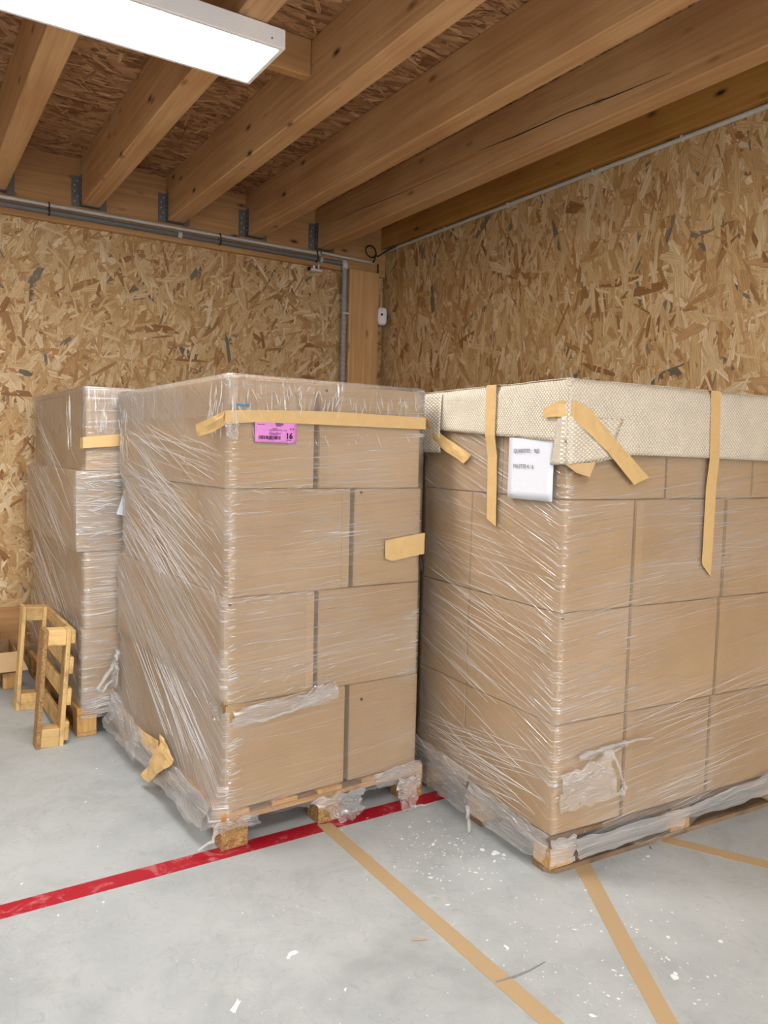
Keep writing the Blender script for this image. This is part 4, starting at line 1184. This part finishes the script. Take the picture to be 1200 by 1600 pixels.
o = mesh('folded_cardboard', V, [(0, 1, 2, 3)], M['card_dark']); o.modifiers.new('thickness', 'SOLIDIFY').thickness = .006; tag(o, 'dark brown cardboard sheet leaning behind the tray at far left', 'cardboard')
o = MB().box(-1.2, .80, 6.0, 6.032, .0, .45, .004).build('baseboard_back', M['ledger']); struct(o, 'plain timber board along the foot of the back wall', 'board')

# ------------------------------------------------------------------ floor markings and litter
def ground_strip(name, P, Q, mat, label, cat, z=.0012, group=None):
    V = []; F = []
    for a, b in zip(P, Q):
        V += [(a[0], a[1], z), (b[0], b[1], z), (a[0], a[1], .0001), (b[0], b[1], .0001)]
    for i in range(len(P) - 1):
        k = 4 * i
        F += [(k, k + 4, k + 5, k + 1), (k, k + 2, k + 6, k + 4), (k + 1, k + 5, k + 7, k + 3)]
    F += [(0, 1, 3, 2)]; k = 4 * (len(P) - 1); F += [(k, k + 2, k + 3, k + 1)]
    return tag(mesh(name, V, F, mat), label, cat, group)
def ragged(pa, pb, qa, qb, n, amp=.002):
    P = []; Q = []
    for i in range(n + 1):
        t = i / n
        P.append((pa[0] + (pb[0] - pa[0]) * t + amp * nz(t * n, 1), pa[1] + (pb[1] - pa[1]) * t + amp * nz(t * n, 5)))
        Q.append((qa[0] + (qb[0] - qa[0]) * t + amp * nz(t * n, 9), qa[1] + (qb[1] - qa[1]) * t + amp * nz(t * n, 3)))
    return P, Q
P, Q = ragged((-1.6, 2.80), (2.19, 2.791), (-1.6, 2.888), (2.19, 2.881), 60, .0015)
ground_strip('floor_line_marking', P, Q, M['red'], 'worn red painted line across the concrete floor', 'floor line')
P, Q = ragged((1.530, 2.86), (1.525, 1.1), (1.592, 2.84), (1.588, 1.1), 30, .001)
ground_strip('floor_tape', P, Q, M['floor_tape'], 'long brown floor tape starting at the middle foot of the centre pallet', 'floor tape', .0018, 'brown floor tapes')
P = [(2.33, 2.19), (2.237, 2.035), (2.001, 1.639), (1.819, 1.326), (1.70, 1.12)]; Q = [(2.395, 2.163), (2.302, 2.008), (2.059, 1.612), (1.873, 1.298), (1.755, 1.095)]
ground_strip('floor_tape', P, Q, M['floor_tape'], 'brown floor tape running out from under the near corner of the right pallet', 'floor tape', .0018, 'brown floor tapes')
P = [(2.60, 2.22), (2.712, 2.016), (2.912, 1.645), (3.10, 1.29)]; Q = [(2.66, 2.24), (2.775, 2.030), (2.975, 1.672), (3.16, 1.32)]
ground_strip('floor_tape', P, Q, M['floor_tape'], 'brown floor tape at the right edge beyond the right pallet', 'floor tape', .0018, 'brown floor tapes')

def blob(x, y, r, ang, asp, z=.0012, seed=0):
    n = 9; rs_ = random.Random(seed); pts = []
    for k in range(n):
        a = 2 * math.pi * k / n; rr = r * rs_.uniform(.45, 1.15)
        px, py = rr * math.cos(a) * asp, rr * math.sin(a); pts.append((x + px * math.cos(ang) - py * math.sin(ang), y + px * math.sin(ang) + py * math.cos(ang)))
    return pts
mb = MB(); rs = random.Random(21)
for k in range(430):
    if k < 150: x, y = rs.gauss(1.86, .14), rs.gauss(2.42, .17)
    elif k < 330: x, y = rs.gauss(2.0, .25), rs.gauss(1.55, .25)
    else: x, y = rs.uniform(.1, 2.9), rs.uniform(1.0, 4.2)
    if x > 2.08 and y > 2.02 and y < 3.2: continue
    r = rs.choice((.0012, .0015, .002, .0026, .004)) if k % 23 else rs.uniform(.005, .009)
    mb.prism(blob(x, y, r, rs.uniform(0, 3.1), rs.uniform(1, 2.6), seed=k), .0002, .0011 + (k % 7) * .0001)
o = mb.build('paint_specks', M['splat']); tag(o, 'scattered white paint specks and flakes on the concrete floor', 'paint specks', kind='stuff')
def splat(x, y, r, ang, asp, label, seed, extra=()):
    m2 = MB().prism(blob(x, y, r, ang, asp, seed=seed), .0002, .0021)
    for (dx_, dy_, rr) in extra: m2.prism(blob(x + dx_, y + dy_, rr, ang + 1, 1.5, seed=seed + 9), .0002, .0023)
    tag(m2.build('paint_splash', M['splat']), label, 'paint splash', 'white paint splashes')
splat(2.045, 2.29, .018, .6, 1.5, 'largest white paint splash in front of the right pallet', 3, ((-.03, .045, .010), (.02, -.03, .008)))
splat(1.062, 2.132, .011, .3, 1.8, 'white paint splash on the open floor at centre left', 5, ((-.02, -.010, .006),))
splat(.815, 2.0, .011, .75, 3.6, 'white streak of paint at the bottom of the picture', 8)
splat(2.03, 1.43, .014, .3, 1.3, 'faint white splash between the floor tapes at lower right', 12, ((.02, .01, .006),))
o = MB().tube([(1.432, 1.993, .003), (1.476, 1.972, .003)], .0022, 6).build('wood_sliver', M['palX']); tag(o, 'thin pale wood sliver lying on the floor', 'splinter')
P, Q = [(1.535, 1.700), (1.60, 1.690), (1.66, 1.686), (1.735, 1.690)], [(1.533, 1.692), (1.60, 1.681), (1.66, 1.680), (1.735, 1.688)]
ground_strip('scuff_mark', P, Q, M['scuff'], 'dark tyre scuff across the left floor tape', 'scuff mark', .0024)
o = MB().box(0, .022, 0, .005, 0, .003, .001).build('plastic_scrap', M['blue']); o.location = (2.63, 1.99, .0005); o.rotation_euler = (0, 0, .9); tag(o, 'tiny blue plastic scrap beside the right pallet', 'plastic scrap')
